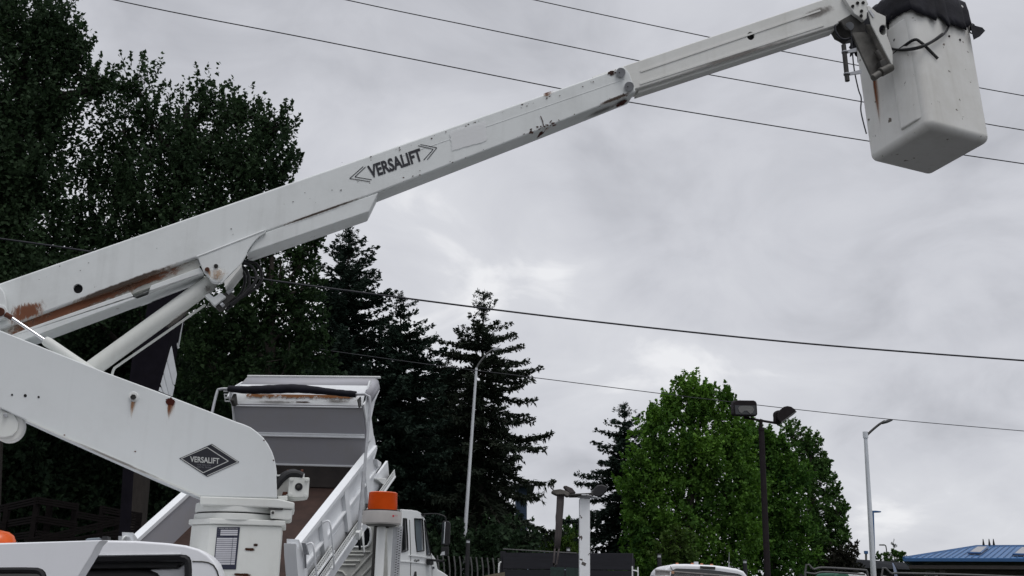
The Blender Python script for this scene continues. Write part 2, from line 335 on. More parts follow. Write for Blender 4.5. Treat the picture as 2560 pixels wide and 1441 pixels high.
RU = (.13, .035, .012); RL = (.42, .22, .12)
ST = {
 'run': stain_mat('rust_run', RU, (.45, .25, .13), soft=.9, sx=4.0, sy=.6, thr=.10, dens=.95, na=1.8, seed=1, edge=.5, topfade=True),
 'run2': stain_mat('rust_run_thin', (.30, .11, .03), (.5, .33, .18), soft=.9, sx=3.0, sy=.5, thr=.10, dens=.75, na=1.8, seed=4, edge=.5, topfade=True),
 'blob': stain_mat('rust_scab', (.055, .012, .008), (.10, .03, .02), soft=.05, sx=2.6, sy=2.6, thr=.40, seed=7, edge=.5),
 'scr': stain_mat('rust_scratch', (.045, .018, .01), (.16, .07, .03), soft=.1, sx=12, sy=3.0, thr=.66, seed=2.2, edge=.4),
 'scr2': stain_mat('rust_scratch_b', (.035, .018, .014), (.16, .07, .03), soft=.1, sx=14, sy=5.0, thr=.70, seed=8.2, edge=.4),
 'wash': stain_mat('rust_wash', (.17, .065, .035), (.40, .26, .19), soft=.75, sx=9, sy=1.4, thr=.16, dens=.95, seed=3.1, edge=.4, na=2.4),
 'seam': stain_mat('seam_grime', (.035, .025, .02), (.2, .13, .09), soft=.5, sx=14, sy=.7, thr=.2, dens=.9, seed=5.5, edge=.45),
 'peel': stain_mat('peeling_rust', (.25, .11, .045), (.42, .29, .18), soft=.3, sx=13, sy=1.0, thr=.46, seed=6.3, edge=.12, topfade=True, na=2.6),
 'tan': stain_mat('pale_rust_tint', (.36, .21, .11), (.5, .38, .27), soft=.9, sx=4, sy=3, thr=.15, dens=.65, na=2.4, seed=6.6, edge=.5),
 'grease': stain_mat('grease_smear', (.06, .055, .05), (.2, .19, .17), soft=.5, sx=6, sy=2, thr=.42, dens=.75, seed=9.4, edge=.5),
 'ghost': stain_mat('old_sticker_residue', (.80, .81, .82), (.80, .81, .82), soft=.03, sx=2.2, sy=2.2, thr=.02, dens=.8, seed=2.9, edge=.10),
 'soot': stain_mat('dark_grime', (.06, .05, .045), (.2, .17, .15), soft=.6, sx=6, sy=1.4, thr=.3, dens=.6, seed=12.4, edge=.5),
}
def patch(name, corners, mat, parent, lift):
    """a stain sheet: corners top-left, top-right, bottom-right, bottom-left, lifted off the surface"""
    c = [np.asarray(p) + np.asarray(lift) for p in corners]
    o = MB().quad(*c).build(name, mat, parent, smooth=False)
    uv = o.data.uv_layers.new(name='UVMap')
    vi = {0: (0, 1), 1: (1, 1), 2: (1, 0), 3: (0, 0)}
    for l in o.data.loops: uv.data[l.index].uv = vi[l.vertex_index]
    return o

_fontcache = {}
def text_mesh(s, bold=0.0):
    k = (s, bold)
    if k not in _fontcache:
        cu = bpy.data.curves.new('lettering', 'FONT'); cu.body = s; cu.offset = bold; cu.size = 1; cu.resolution_u = 4
        ob = bpy.data.objects.new('lettering', cu); COL.objects.link(ob); bpy.context.view_layer.update()
        me = bpy.data.meshes.new_from_object(ob.evaluated_get(bpy.context.evaluated_depsgraph_get()))
        vs = np.array([v.co[:2] for v in me.vertices]); fs = [tuple(p.vertices) for p in me.polygons]
        bpy.data.objects.remove(ob); bpy.data.meshes.remove(me); bpy.data.curves.remove(cu)
        _fontcache[k] = (vs, fs)
    return _fontcache[k]
def lettering(name, s, P0, P1, P2, mat, parent, lift, bold=0.0):
    """flat print: P0 baseline start, P1 baseline end, P2 cap height above the start"""
    vs, fs = text_mesh(s, bold); mn, mx = vs.min(0), vs.max(0)
    P0, P1, P2 = [np.asarray(p) for p in (P0, P1, P2)]; lift = np.asarray(lift)
    if any(ch in s for ch in ',Qgjpqy') and not s.islower(): mn = np.array([mn[0], 0.0])
    q = (vs - mn) / (mx - mn)
    return MB().add([P0 + (P1 - P0) * a + (P2 - P0) * b + lift for a, b in q], fs).build(name, mat, parent, smooth=False, recalc=False)
def strip2(mb, a, b, w, lift):
    """a thin printed line from a to b on a surface"""
    a, b, lift = map(np.asarray, (a, b, lift)); d = nrm(b - a); s = nrm(np.cross(d, lift)) * w / 2
    mb.quad(a - s + lift, b - s + lift, b + s + lift, a + s + lift)

# ------------------------------------------------------------------ ground, road
b_ = MB(); b_.quad((-1500, -1500, 0), (1500, -1500, 0), (1500, 1500, 0), (-1500, 1500, 0))
g = b_.build('ground', plain('verge_grass', (.05, .07, .03), .95, var=.5, scale=.6), smooth=False); tag(g, kind='structure')
b_ = MB(); b_.quad((-60, -40, .004), (60, -40, .004), (60, 27, .004), (-60, 27, .004))
g = b_.build('parking_lot', plain('asphalt', (.05, .05, .052), .9, var=.35, scale=3, bump=.2), smooth=False); tag(g, kind='structure')
rng = np.random.default_rng(11)
b_ = MB(); xs = np.linspace(-500, 500, 90); hh = 11 + 29 * np.exp(-((xs - 22) / 40) ** 2) + 2 * np.sin(xs * .07) + rng.normal(0, .6, 90)
for i in range(89):
    b_.quad((xs[i], 700, -2), (xs[i + 1], 700, -2), (xs[i + 1], 760, hh[i + 1]), (xs[i], 760, hh[i]))
    b_.quad((xs[i], 760, hh[i]), (xs[i + 1], 760, hh[i + 1]), (xs[i + 1], 900, -2), (xs[i], 900, -2))
g = b_.build('hills', plain('distant_hills', (.10, .13, .17), .95, var=.3, scale=.05)); tag(g, kind='structure')

# ------------------------------------------------------------------ bucket truck
YAW = math.radians(11.0)
TN = np.array([-math.sin(YAW), math.cos(YAW), 0]); TT = np.array([math.cos(YAW), math.sin(YAW), 0]); ZZ = np.array([0, 0, 1.0])
T = Plane((0, 5.98, 0), TN)
_b = T.at(600, 1441, .3)
truck = thing('bucket_truck', (_b[0], _b[1], 0), 'white bucket truck with long raised boom and its cab door open', 'bucket truck')
DB = .12                                                  # boom face lies this far behind the arm face
# --- boom (outer box)
def slot(pl, x0, y0, x1, y1, r, d): return [pl.at(x, y, d) for x, y in ((x0, y0), (x1, y1), (x1 + r * .3, y1 + r), (x0 + r * .3, y0 + r))]
boom = MB().prism(T.poly([(-330, 824), (0, 708), (700, 466), (1000, 362), (1560, 166), (1574, 182), (1582, 203), (1591, 230), (1330, 333), (946, 481), (665, 580), (491, 644), (272, 723), (119, 780), (-330, 945)], DB), TN * .19).build('upper_boom', M['boom'], truck, bevel=.012, seg=3)
cut(boom, [circ(T, 195, 722, 12, DB, 24)], TN * .12)
# inner wall so that the round hole shows a dark hollow
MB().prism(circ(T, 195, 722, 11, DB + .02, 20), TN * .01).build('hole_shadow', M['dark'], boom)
# lower reinforcement on the right
MB().prism(T.poly([(617, 634), (640, 600), (667, 580), (946, 482), (923, 529)], DB - .004), TN * .185).build('lower_reinforcement', M['boom'], truck, bevel=.006)
# recessed rusty channel + lower plate on the left
MB().prism(T.poly([(-330, 945), (119, 776), (272, 719), (491, 640), (500, 676), (333, 734), (72, 826), (-330, 985)], DB + .03), TN * .13).build('boom_channel', M['dirtyw'], truck)
lp = MB().prism(T.poly([(-330, 982), (0, 849), (72, 820), (326, 731), (334, 742), (344, 745), (368, 736), (374, 724), (377, 714), (500, 669), (509, 683), (312, 757), (72, 846), (-330, 1012)], DB - .003), TN * .17).build('lower_plate', M['boom'], truck, bevel=.004)
LB = -TN * .004
def P_(pts, d): return T.poly(pts, d)
patch('rust_stain', P_([(-40, 836), (330, 702), (330, 736), (-40, 880)], DB + .03), ST['wash'], truck, LB)
patch('rust_stain', P_([(150, 768), (510, 636), (510, 664), (150, 800)], DB + .03), ST['wash'], truck, LB)
patch('rust_stain', P_([(-40, 826), (420, 664), (420, 700), (-40, 880)], DB + .03), ST['wash'], truck, LB * 1.6)
patch('rust_stain', P_([(10, 765), (120, 742), (130, 790), (5, 835)], DB), ST['wash'], truck, LB)
patch('grime_line', P_([(110, 772), (500, 630), (500, 652), (110, 795)], DB), ST['seam'], truck, LB)
patch('grime_line', P_([(655, 578), (950, 475), (950, 483), (655, 588)], DB - .004), ST['seam'], truck, LB * 1.3)
specks('paint_chips', T.at(900, 406, DB), T.at(1240, 289, DB), 14, .0042, M['chip'], truck, LB, 1, .008)
specks('paint_chips', T.at(1240, 290, DB), T.at(1545, 186, DB), 18, .0042, M['chip'], truck, LB, 2, .008)
specks('paint_chips', T.at(1000, 455, DB), T.at(1580, 234, DB), 22, .0042, M['chip'], truck, LB, 3, .008)
specks('paint_chips', T.at(1320, 332, DB), T.at(1385, 309, DB), 20, .007, M['chip'], truck, LB, 4, .010)
specks('paint_chips', T.at(1518, 186, DB), T.at(1545, 178, DB), 9, .008, M['chip'], truck, LB, 5, .008)
specks('paint_chips', T.at(150, 690, DB), T.at(900, 445, DB), 16, .0035, M['darkmetal'], truck, LB, 6, .05)
patch('rust_run', P_([(1352, 237), (1386, 226), (1386, 241), (1352, 252)], DB), ST['run'], truck, LB)
_st = MB()
for a_, b_2 in (((1351, 291), (1356, 303)), ((1356, 303), (1359, 318)), ((1374, 308), (1379, 302))): strip2(_st, T.at(*a_, DB), T.at(*b_2, DB), .006, LB)
_o = _st.build('paint_crack', M['chip'], truck, smooth=False, recalc=False); _o['kind'] = 'stuff'
patch('paint_chip', P_([(1515, 178), (1545, 168), (1540, 192), (1524, 197)], DB), ST['scr2'], truck, LB)
patch('grime_line', P_([(1480, 262), (1592, 220), (1592, 234), (1480, 276)], DB), ST['seam'], truck, LB)
patch('sticker_residue', P_([(1122, 329), (1214, 303), (1219, 353), (1130, 378)], DB), ST['ghost'], truck, LB)
BDN = nrm(np.cross(T.at(1000, 462, DB) - T.at(1500, 266, DB), TN)); BDN = BDN if BDN[2] < 0 else -BDN      # down, square to the boom's underside
def under(a, b, k, mat, sh=0.0):
    p, q = T.at(*a, DB), T.at(*b, DB); ax_ = nrm(q - p)
    patch('rust_stain', [p + TN * .012, q + TN * .012, q + TN * .175 - ax_ * sh, p + TN * .175 - ax_ * sh], ST[mat], truck, BDN * .003)
under((1318, 335.5), (1392, 308), 0, 'soot', .05); under((1328, 332), (1390, 309), 0, 'blob', .06); under((1335, 329), (1384, 311), 0, 'run', .05)
under((1440, 291), (1590, 232), 0, 'soot'); under((1540, 252), (1588, 233), 0, 'blob')
# faint weld seam along the boom side, top lip, wear pad block and bolts at the boom mouth
MB().tube([T.at(1000, 392, DB - .0), T.at(1560, 199, DB - .0)], .0022, 6).build('weld_seam', M['boom'], boom)
for cx, cy in ((1552, 181), (1573, 216)):
    bo = MB().tube([T.at(cx, cy, DB + .01), T.at(cx, cy, DB - .035)], .032, 14).build('wear_pad_bolt', M['galv'], truck, bevel=.004)
    for k in (-3.5, 3.5): MB().tube([T.at(cx + k, cy - k * .3, DB - .03), T.at(cx + k, cy - k * .3, DB - .036)], .004, 6).build('spanner_hole', M['dark'], bo)

# decal: VERSALIFT between chevrons
lift = -TN * .0025
lettering('boom_lettering', 'VERSALIFT', T.at(926, 448, DB), T.at(1058, 402, DB), T.at(917, 416, DB), M['ink'], boom, lift, bold=.036)
ch = MB()
for pts in (((908, 417), (874, 447), (925, 455)), ((914, 418), (887, 443), (929, 450)), ((1045, 365), (1083, 374), (1059, 401)), ((1051, 362), (1092, 370), (1068, 400))):
    for a, b in zip(pts[:-1], pts[1:]): strip2(ch, T.at(*a, DB), T.at(*b, DB), .0045, lift)
ch.build('chevron_print', M['ink'], boom, smooth=False, recalc=False)
# --- boom extension
DX = DB + .012
ext = MB().prism(P_([(1480, 192), (1570, 161), (2050, 1), (2150, -33), (2172, 10), (2136, 36), (2085, 66), (1592, 223), (1490, 258)], DX), TN * .14).build('boom_extension', M['ext'], truck, bevel=.008)
cut(ext, [circ(T, 1877, 90, 9.5, DX, 20, 10.5)], TN * .1)
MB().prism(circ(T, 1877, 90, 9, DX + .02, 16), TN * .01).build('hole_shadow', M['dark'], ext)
for a, b, c, d in (((1600, 177), (2050, 24), (2052, 28), (1602, 181)), ((1600, 207), (2060, 60), (2060, 65), (1600, 212))):
    MB().prism(P_([a, b, c, d], DX - .005), TN * .006).build('pressed_rib', M['ext'], ext)
MB().prism(P_([(1596, 226), (2088, 68), (2088, 74), (1596, 233)], DX + .03), TN * .09).build('slide_rail', M['ext'], ext)
patch('grime_line', P_([(1590, 212), (2085, 55), (2085, 70), (1590, 228)], DX), ST['soot'], ext, LB)
patch('grime_smear', P_([(1960, 40), (2100, -8), (2130, 22), (1970, 82)], DX), ST['soot'], ext, LB)
# --- gusset with the lift cylinder pin
gu = [(491, 643), (575, 610), (660, 576), (665, 579), (664, 582), (647, 593), (636, 604), (626, 617), (618, 630), (618, 634), (603, 660), (572, 690), (560, 704), (556, 708)]
gu += [(540 + 17.5 * math.cos(a), 692 + 18 * math.sin(a)) for a in np.radians(range(60, 185, 18))] + [(509, 682), (495, 646)]
gus = MB().prism(P_(gu, DB - .022), TN * .018).build('cylinder_gusset', M['boom'], truck, bevel=.004)
MB().prism([T.at(604, 659, DB - .02), T.at(603, 668, DB - .02), T.at(563, 718, DB - .02), T.at(560, 704, DB - .02)], TN * .2).build('gusset_flange', M['ext'], gus)
MB().tube([T.at(492, 643, DB - .02), T.at(662, 577, DB - .02)], .007, 6).build('weld_bead', M['boom'], gus)
MB().prism(circ(T, 540, 688, 18, DB - .028, 24), TN * .01).build('pin_boss', M['boom'], gus, bevel=.003)
MB().prism(circ(T, 540, 692, 5, DB - .034, 14), TN * .01).build('grease_pin', M['galv'], gus)
MB().tube([T.at(518, 674, DB), T.at(518, 674, DB - .04)], .0135, 10).build('bolt', M['rust'], gus, bevel=.002)
MB().tube([T.at(540, 665.5, DB), T.at(540, 665.5, DB - .04)], .0125, 10).build('bolt', M['darkmetal'], gus, bevel=.002)
patch('rust_stain', P_([(514, 676), (528, 676), (536, 705), (524, 702)], DB - .022), ST['run2'], gus, LB * 2)
patch('rust_stain', P_([(520, 664), (585, 664), (565, 712), (522, 714)], DB - .029), ST['tan'], gus, LB * 2)
# hoses behind the gusset
for k, pts in enumerate((((598, 655), (630, 668), (640, 700), (612, 735), (575, 762)), ((600, 662), (618, 680), (622, 715), (600, 745), (572, 770)), ((606, 652), (640, 660), (655, 690), (640, 720), (590, 752)),
                         ((596, 668), (612, 690), (605, 730), (566, 775)))):
    MB().tube(catmull([T.at(x, y, DB + .06 + .03 * k) for x, y in pts]), .009, 8).build('hydraulic_hose', M['black'], truck)
# --- lift cylinder
cA, cB = T.at(540, 697, DB + .085), T.at(150, 981, DB + .085); ax = nrm(cB - cA)
lc = MB().tube([cA + ax * .03, cA + ax * .05, cB], [.042, .0495, .0495], 24).build('lift_cylinder', M['ped'], truck, ang=50)
MB().tube([cA - ax * .02, cA + ax * .06], .036, 16).build('cylinder_eye', M['ext'], lc, bevel=.006)
patch('grease_smear', [T.at(x, y, DB + .026) for x, y in ((380, 830), (490, 745), (505, 768), (395, 850))], ST['grease'], lc, -TN * .001)
patch('grease_smear', [T.at(x, y, DB + .026) for x, y in ((495, 705), (535, 705), (545, 740), (510, 745))], ST['grease'], lc, -TN * .004)
MB().tube(catmull([T.at(x, y, DB + .10) for x, y in ((514, 762), (400, 842), (300, 911), (285, 923), (279, 942))]), .0075, 8).build('hydraulic_line', M['ped'], lc)
vb = MB().prism(P_([(511, 739), (523, 733), (534, 743), (552, 732), (565, 742), (537, 764)], DB + .02), TN * .06).build('valve_bracket', M['boom'], truck, bevel=.003)
MB().prism(P_([(520, 752), (537, 764), (548, 775), (590, 742), (572, 728)], DB + .05), TN * .07).build('holding_valve', M['darkmetal'], truck, bevel=.006)
MB().tube([T.at(568, 734, DB + .05), T.at(582, 722, DB + .05)], .012, 8).build('valve_fitting', M['galv'], truck)
MB().tube([T.at(553, 765, DB + .03), T.at(559, 760, DB + .03)], .013, 8).build('valve_fitting', M['galv'], truck)
# --- levelling cylinder + knuckle bracket at the left edge
MB().tube([T.at(20, 789, .065), T.at(118, 855, .065)], .0095, 12).build('levelling_rod', M['chrome'], truck)
MB().tube([T.at(112, 851, .07), T.at(118, 855, .07), T.at(255, 948, .085)], [.024, .028, .028], 20).build('levelling_cylinder', M['ped'], truck, ang=50)
kn = MB().prism(P_([(-60, 716), (0, 718), (9, 730), (15, 752), (18, 785), (14, 797), (-5, 801), (-60, 800)], DB - .04), TN * .035).build('knuckle_plate', M['boom'], truck, bevel=.006)
MB().tube([T.at(0, 780, DB - .02), T.at(0, 780, DB - .07)], .024, 16).build('knuckle_pin', M['rust'], kn, bevel=.003)
MB().prism(circ(T, 1, 780, 18, DB - .052, 24), TN * .012).build('pin_boss', M['boom'], kn, bevel=.004)
MB().tube([T.at(14, 786, .065), T.at(30, 796, .065)], .014, 10).build('rod_eye', M['rust'], truck)
# --- lower arm
armp = [(-400, 674), (0, 826), (259, 929), (397, 980), (592, 1055), (610, 1061), (627, 1068.5), (644, 1081), (659, 1095), (670, 1110), (679, 1127), (685, 1143), (689, 1160), (691, 1197), (693, 1246), (499, 1242), (371, 1188), (80, 1058), (0, 1021), (-400, 836)]
arm = MB().prism(P_(armp, 0), TN * .40).build('lower_arm', M['arm'], truck, bevel=.008, seg=3)
MB().prism(P_([(500, 1243), (371, 1189), (80, 1059), (60, 1050), (76, 1053), (371, 1184), (500, 1238)], -.012), TN * .05).build('arm_bottom_flange', M['ped'], arm)
patch('grime_line', P_([(80, 1052), (500, 1234), (500, 1248), (80, 1066)], -.012), ST['soot'], arm, -TN * .003)
bo = MB().prism(circ(T, 334, 992, 12.5, -.008, 20), TN * .01).build('bolt_washer', M['white'], arm, bevel=.003)
MB().tube([T.at(333, 993, 0), T.at(333, 993, -.03)], .016, 6).build('hex_bolt', M['darkmetal'], bo, bevel=.003)
for x, y, r in ((30, 987.5, 2.6), (63, 989.5, 4.0), (96.5, 993, 2.8)):
    MB().prism(circ(T, x, y, r, -.002, 12), TN * .003).build('bolt_hole', M['dark'], arm)
patch('rust_scab', P_([(405, 988), (447, 988), (447, 1022), (405, 1022)], 0), ST['blob'], arm, -TN * .003)
patch('rust_run', P_([(415, 1010), (441, 1010), (430, 1062), (414, 1062)], 0), ST['run'], arm, -TN * .002)
patch('rust_run', P_([(324, 1000), (343, 1000), (334, 1062), (316, 1062)], 0), ST['run2'], arm, -TN * .002)
for x, y in ((161, 1088), (338, 1129), (660, 1101), (684, 1151)):
    MB().prism(circ(T, x, y, 2.2, -.002, 8, 1.6), TN * .002).build('paint_chip', M['rust'], arm)
MB().prism(circ(T, 18, 1064, 42, .03, 32), TN * .06).build('pulley_guard', M['ext'], truck, bevel=.01)
pg = MB().prism([T.at(x, y, .018) for x, y in ((-30, 1022), (0, 1024), (34, 1036), (46, 1056), (44, 1076), (30, 1090), (10, 1094), (-30, 1094))], TN * .02).build('pulley_plate', M['ped'], truck, bevel=.005)
MB().tube([T.at(13.5, 1038, .02), T.at(13.5, 1038, -.005)], .011, 8).build('bolt', M['galv'], pg, bevel=.002)
# diamond decal
dm = MB().prism(P_([(448, 1146.5), (530, 1110), (598.5, 1155.5), (518, 1192.5)], -.0025), TN * .001).build('diamond_decal', M['ink'], arm)
dl = MB(); lf = -TN * .0035
for pts in (((453, 1147), (518, 1119), (571, 1153.5), (508, 1182.5), (453, 1147)), ((529, 1112.5), (595, 1155.5), (518, 1190))):
    for a, b in zip(pts[:-1], pts[1:]): strip2(dl, T.at(*a, 0), T.at(*b, 0), .0042, lf)
dl.build('diamond_outline', M['lightink'], dm, smooth=False, recalc=False)
lettering('decal_lettering', 'VERSALIFT', T.at(475.5, 1155.5, 0), T.at(548.5, 1160.5, 0), T.at(475.5, 1141, 0), M['lightink'], dm, lf, bold=.02)
lettering('decal_lettering', 'TIME MFG. CO.', T.at(492, 1164, 0), T.at(528, 1166.5, 0), T.at(492, 1160.5, 0), M['midink'], dm, lf)
lettering('decal_lettering', 'WACO, TEXAS', T.at(492, 1169.5, 0), T.at(528, 1172, 0), T.at(492, 1166, 0), M['midink'], dm, lf)
# --- turret
tp = MB().prism(P_([(499, 1241), (694, 1247), (737, 1257), (734, 1273), (640, 1268), (500, 1263)], -.02), TN * .5).build('turntable_plate', M['ped'], truck, bevel=.008)
tc0 = T.at(600, 1268, .22); tc1 = T.at(600, 1291, .22)
rz = lambda P, z: np.array([P[0], P[1], z])
MB().tube([rz(tc0, tc0[2] + .01), rz(tc0, tc1[2] + .008)], .238, 48).build('rotation_bearing', M['ped'], truck, bevel=.006)
MB().tube([rz(tc0, tc1[2] + .012), rz(tc0, tc1[2] - .004)], .230, 48).build('bearing_gap', M['dark'], truck)
MB().tube([rz(tc0, tc1[2] + .001), rz(tc0, tc1[2] - .035)], .240, 48).build('bearing_ring', M['ped'], truck, bevel=.004)
MB().prism(P_([(676, 1271), (731, 1275), (728, 1299), (720, 1301), (676, 1297)], -.01), TN * .3).build('bearing_guard', M['ped'], truck, bevel=.006)
tb = MB().prism(P_([(677, 1277), (687, 1277), (687, 1296), (677, 1296)], -.02), TN * .01).build('guard_tab', M['ped'], truck)
MB().tube([T.at(682, 1282, 0), T.at(682, 1282, -.03)], .008, 8).build('bolt', M['darkmetal'], tb)
MB().prism(P_([(671, 1269), (708, 1271), (706, 1276), (673, 1275)], -.016), TN * .02).build('dark_strip', M['darkmetal'], truck)  # dark strip between the turntable plate and the bearing guard
# pedestal cap and post: chamfered box, pixel-true footprint at the cap
def footprint(y, xl, xc, xr, grow=0):
    a, b, c = T.at(xc, y, .0 - grow), T.at(xr, y, .0 - grow), T.at(xl, y, .13)
    z = b[2]; a = rz(a, z); b = rz(b, z); c = rz(c, z)
    return [a, b, b + TN * (.42 + grow * 2), a + TN * (.42 + 2 * grow), c + TN * (.16 + grow)] + [c]
fc = footprint(1302, 472, 525, 714, .012); zc_ = fc[0][2]; h_ = zc_ - T.at(714, 1316, -.012)[2]
MB().prism(fc, (0, 0, -h_)).build('pedestal_cap', M['ped'], truck, bevel=.006)
fp = footprint(1316, 479, 526, 705)
ped = MB().prism(fp, (0, 0, -(fp[0][2] - .75))).build('pedestal', M['ped'], truck, bevel=.01, seg=3)
patch('rust_scratch', P_([(600, 1366), (648, 1368), (648, 1382), (600, 1380)], 0), ST['scr'], ped, -TN * .003)
patch('rust_scratch', P_([(628, 1356), (650, 1356), (650, 1370), (628, 1370)], 0), ST['scr2'], ped, -TN * .003)
patch('rust_scratch', P_([(562, 1428), (642, 1431), (650, 1448), (562, 1442)], 0), ST['scr'], ped, -TN * .003)
# placard
def Q(u, v):
    a = np.array((543, 1318.5)); b = np.array((600, 1318.5)); c = np.array((590, 1424)); d = np.array((533, 1424))
    p = (a * (1 - u) + b * u) * (1 - v) + (d * (1 - u) + c * u) * v; return T.at(p[0], p[1], 0)
lf = -TN * .004
pb = MB().prism([Q(0, 0), Q(1, 0), Q(1, 1), Q(0, 1)], -TN * .003).build('inspection_placard', M['navy'], ped)
pw = MB()
for u0, u1, v0, v1 in ((.17, .92, .065, .195), (.04, .92, .255, .885)): pw.quad(Q(u0, v0) + lf, Q(u1, v0) + lf, Q(u1, v1) + lf, Q(u0, v1) + lf)
pw.build('placard_form', M['paper'], pb, smooth=False, recalc=False)
pl = MB()
for v in (.105, .15): strip2(pl, Q(.17, v), Q(.92, v), .0022, lf * 1.3)
for k in range(1, 14): v = .255 + k * .045; strip2(pl, Q(.04, v), Q(.92, v), .0022, lf * 1.3)
strip2(pl, Q(.74, .255), Q(.74, .885), .002, lf * 1.3)
pl.build('placard_lines', M['navy'], pb, smooth=False, recalc=False)
lettering('placard_lettering', 'ANNUAL INSPECTION PLACARD', Q(.08, .045), Q(.92, .045), Q(.08, .022), M['lightink'], pb, lf, .01)
for s, v in (('UNIT', .09), ('MODEL', .135), ('S/N', .18)): lettering('placard_lettering', s, Q(.04, v), Q(.14, v), Q(.04, v - .016), M['midink'], pb, lf)
lettering('placard_lettering', 'INSPECTED BY', Q(.04, .243), Q(.28, .243), Q(.04, .226), M['midink'], pb, lf)
lettering('placard_lettering', 'DATE', Q(.78, .243), Q(.9, .243), Q(.78, .226), M['midink'], pb, lf)
# rotation gearbox
gb = MB().prism(P_([(722.5, 1195), (725, 1193.5), (772, 1194), (774, 1196), (771, 1242), (768, 1244), (722, 1243), (719.5, 1241)], .05), TN * .05).build('gearbox_cover', M['ped'], truck, bevel=.006)
for x, y in ((729, 1199), (767, 1200), (726, 1237), (764, 1239)): MB().tube([T.at(x, y, .05), T.at(x, y, .035)], .0105, 8).build('bolt', M['ped'], gb, bevel=.003)
MB().tube([T.at(747, 1217.5, .05), T.at(747, 1217.5, .044)], .021, 20).build('shaft_seal', M['black'], gb)
MB().tube([T.at(746, 1217.5, .05), T.at(746, 1217.5, .038)], .0105, 14).build('shaft_end', M['darkmetal'], gb, bevel=.003)
MB().prism(P_([(690, 1192), (724, 1193), (724, 1243), (690, 1246)], .12), TN * .12).build('gearbox_body', M['ext'], truck, bevel=.01)
MB().prism(P_([(690, 1187), (713, 1187), (713, 1191), (690, 1191)], .1), TN * .1).build('gearbox_rim', M['white'], truck)
MB().prism(P_([(694, 1240), (719, 1240), (719, 1252), (700, 1251), (694, 1247)], .03), TN * .12).build('gearbox_foot', M['ped'], truck, bevel=.005)
MB().tube([T.at(735, 1236, .14), T.at(735, 1251, .14)], .075, 20).build('pinion_housing', M['ped'], truck, bevel=.01)
MB().prism(P_([(707, 1230), (719, 1230), (719, 1238), (705, 1238)], .08), TN * .06).build('rusty_plug', M['rust'], truck)
for k, pts in enumerate((((688, 1220), (704, 1200), (722, 1186), (742, 1184), (757, 1190)), ((688, 1210), (706, 1190), (724, 1181), (738, 1180), (744, 1188)))):
    MB().tube(catmull([T.at(x, y, .06 + .05 * k) for x, y in pts]), .019 - .004 * k, 10).build('hydraulic_hose', M['black'], truck)
for x, y in ((720, 1181), (755, 1180)): MB().tube([T.at(x - 3, y, .2), T.at(x + 3, y, .2)], .014, 8).build('rusty_fitting', M['rust'], truck)
MB().tube([T.at(758, 1194, .08), T.at(759, 1185, .08)], .006, 8).build('breather', M['white'], truck)
# body under the pedestal
bx = MB()
_c = T.at(420, 1700, .3)
cxx, cyy = _b[0], _b[1]
body = MB().box(np.array([cxx, cyy, .78]) + TT * 1.1, TT * 4.0, TN * 1.75, (0, 0, .55)).build('utility_body', M['white'], truck, bevel=.03)
for sx in (-2.6, 2.2):
    for sy in (-.8, .8):
        wc = np.array([cxx, cyy, .42]) + TT * sx + TN * sy
        wh = MB().tube([wc - TN * .13, wc + TN * .13], .42, 28).build('wheel', M['black'], truck, bevel=.04)
        MB().tube([wc - TN * .14, wc + TN * .14], .22, 20).build('rim', M['alu'], wh)
MB().box(np.array([cxx, cyy, .62]) - TT * .5, TT * 6.4, TN * .8, (0, 0, .16)).build('chassis', M['darkmetal'], truck)
# --- cab (facing left) with the near door open
DC = -.52
roofl = [(-620, 1395), (-300, 1372), (0, 1358), (256, 1351), (340, 1352.5), (418, 1358), (465, 1364), (497, 1373), (520, 1387.5), (536, 1405), (544, 1426), (548, 1448), (556, 1620), (556, 1700), (-620, 1700)]
hole = [(60, 1391), (452, 1386.5), (466, 1388), (474, 1393), (478.5, 1402), (480, 1425), (480, 1640), (60, 1640)]
cut(MB().prism(P_(roofl, DC), TN * .05).build('cab_side', M['cabw'], truck, bevel=.012, seg=3), [P_(hole, DC)], TN * .06)
sh = MB(); rp = P_(roofl[:-2], DC + .045)
for a, b in zip(rp[:-1], rp[1:]): sh.quad(a, b, b + TN * 1.66, a + TN * 1.66)
sh.build('cab_roof', M['cabw'], truck, ang=60, weld=True)
MB().prism(P_(roofl, DC + 1.70), TN * .04, holes=[P_(hole, DC + 1.70)]).build('cab_side', M['cabw'], truck)
MB().tube([T.at(150, 1390, DC - .004), T.at(452, 1386, DC - .004)], .006, 6).build('drip_rail', M['greymetal'], truck)
fr = MB(); hp = [(150, 1388), (452, 1386), (466, 1387.5), (474.5, 1393), (479, 1402), (480.5, 1425), (480.5, 1500)]
MB().tube([T.at(x, y, DC + .02) for x, y in [(60, 1397), (450, 1393), (463, 1395), (470, 1401), (473, 1412), (473, 1500)]], .022, 8).build('door_seal', M['black'], truck)
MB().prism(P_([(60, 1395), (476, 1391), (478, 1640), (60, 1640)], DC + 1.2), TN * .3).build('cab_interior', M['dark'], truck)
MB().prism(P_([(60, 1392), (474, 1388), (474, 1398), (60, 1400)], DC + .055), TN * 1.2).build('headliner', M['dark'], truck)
MB().prism(P_([(60, 1396), (466, 1392), (470, 1402), (446, 1414), (446, 1421), (60, 1424)], DC + .06), TN * .3).build('grab_rail_trim', M['black'], truck, bevel=.01)
MB().prism(P_([(375, 1424), (446, 1421), (466, 1404), (470, 1640), (375, 1640)], DC + .09), TN * .04).build('inner_pillar', M['cabw'], truck, bevel=.008)
MB().prism(P_([(150, 1440), (170, 1426), (330, 1422), (372, 1425), (392, 1433), (402, 1446), (410, 1640), (150, 1640)], DC + .06), TN * .5).build('seat', M['black'], truck, bevel=.03)
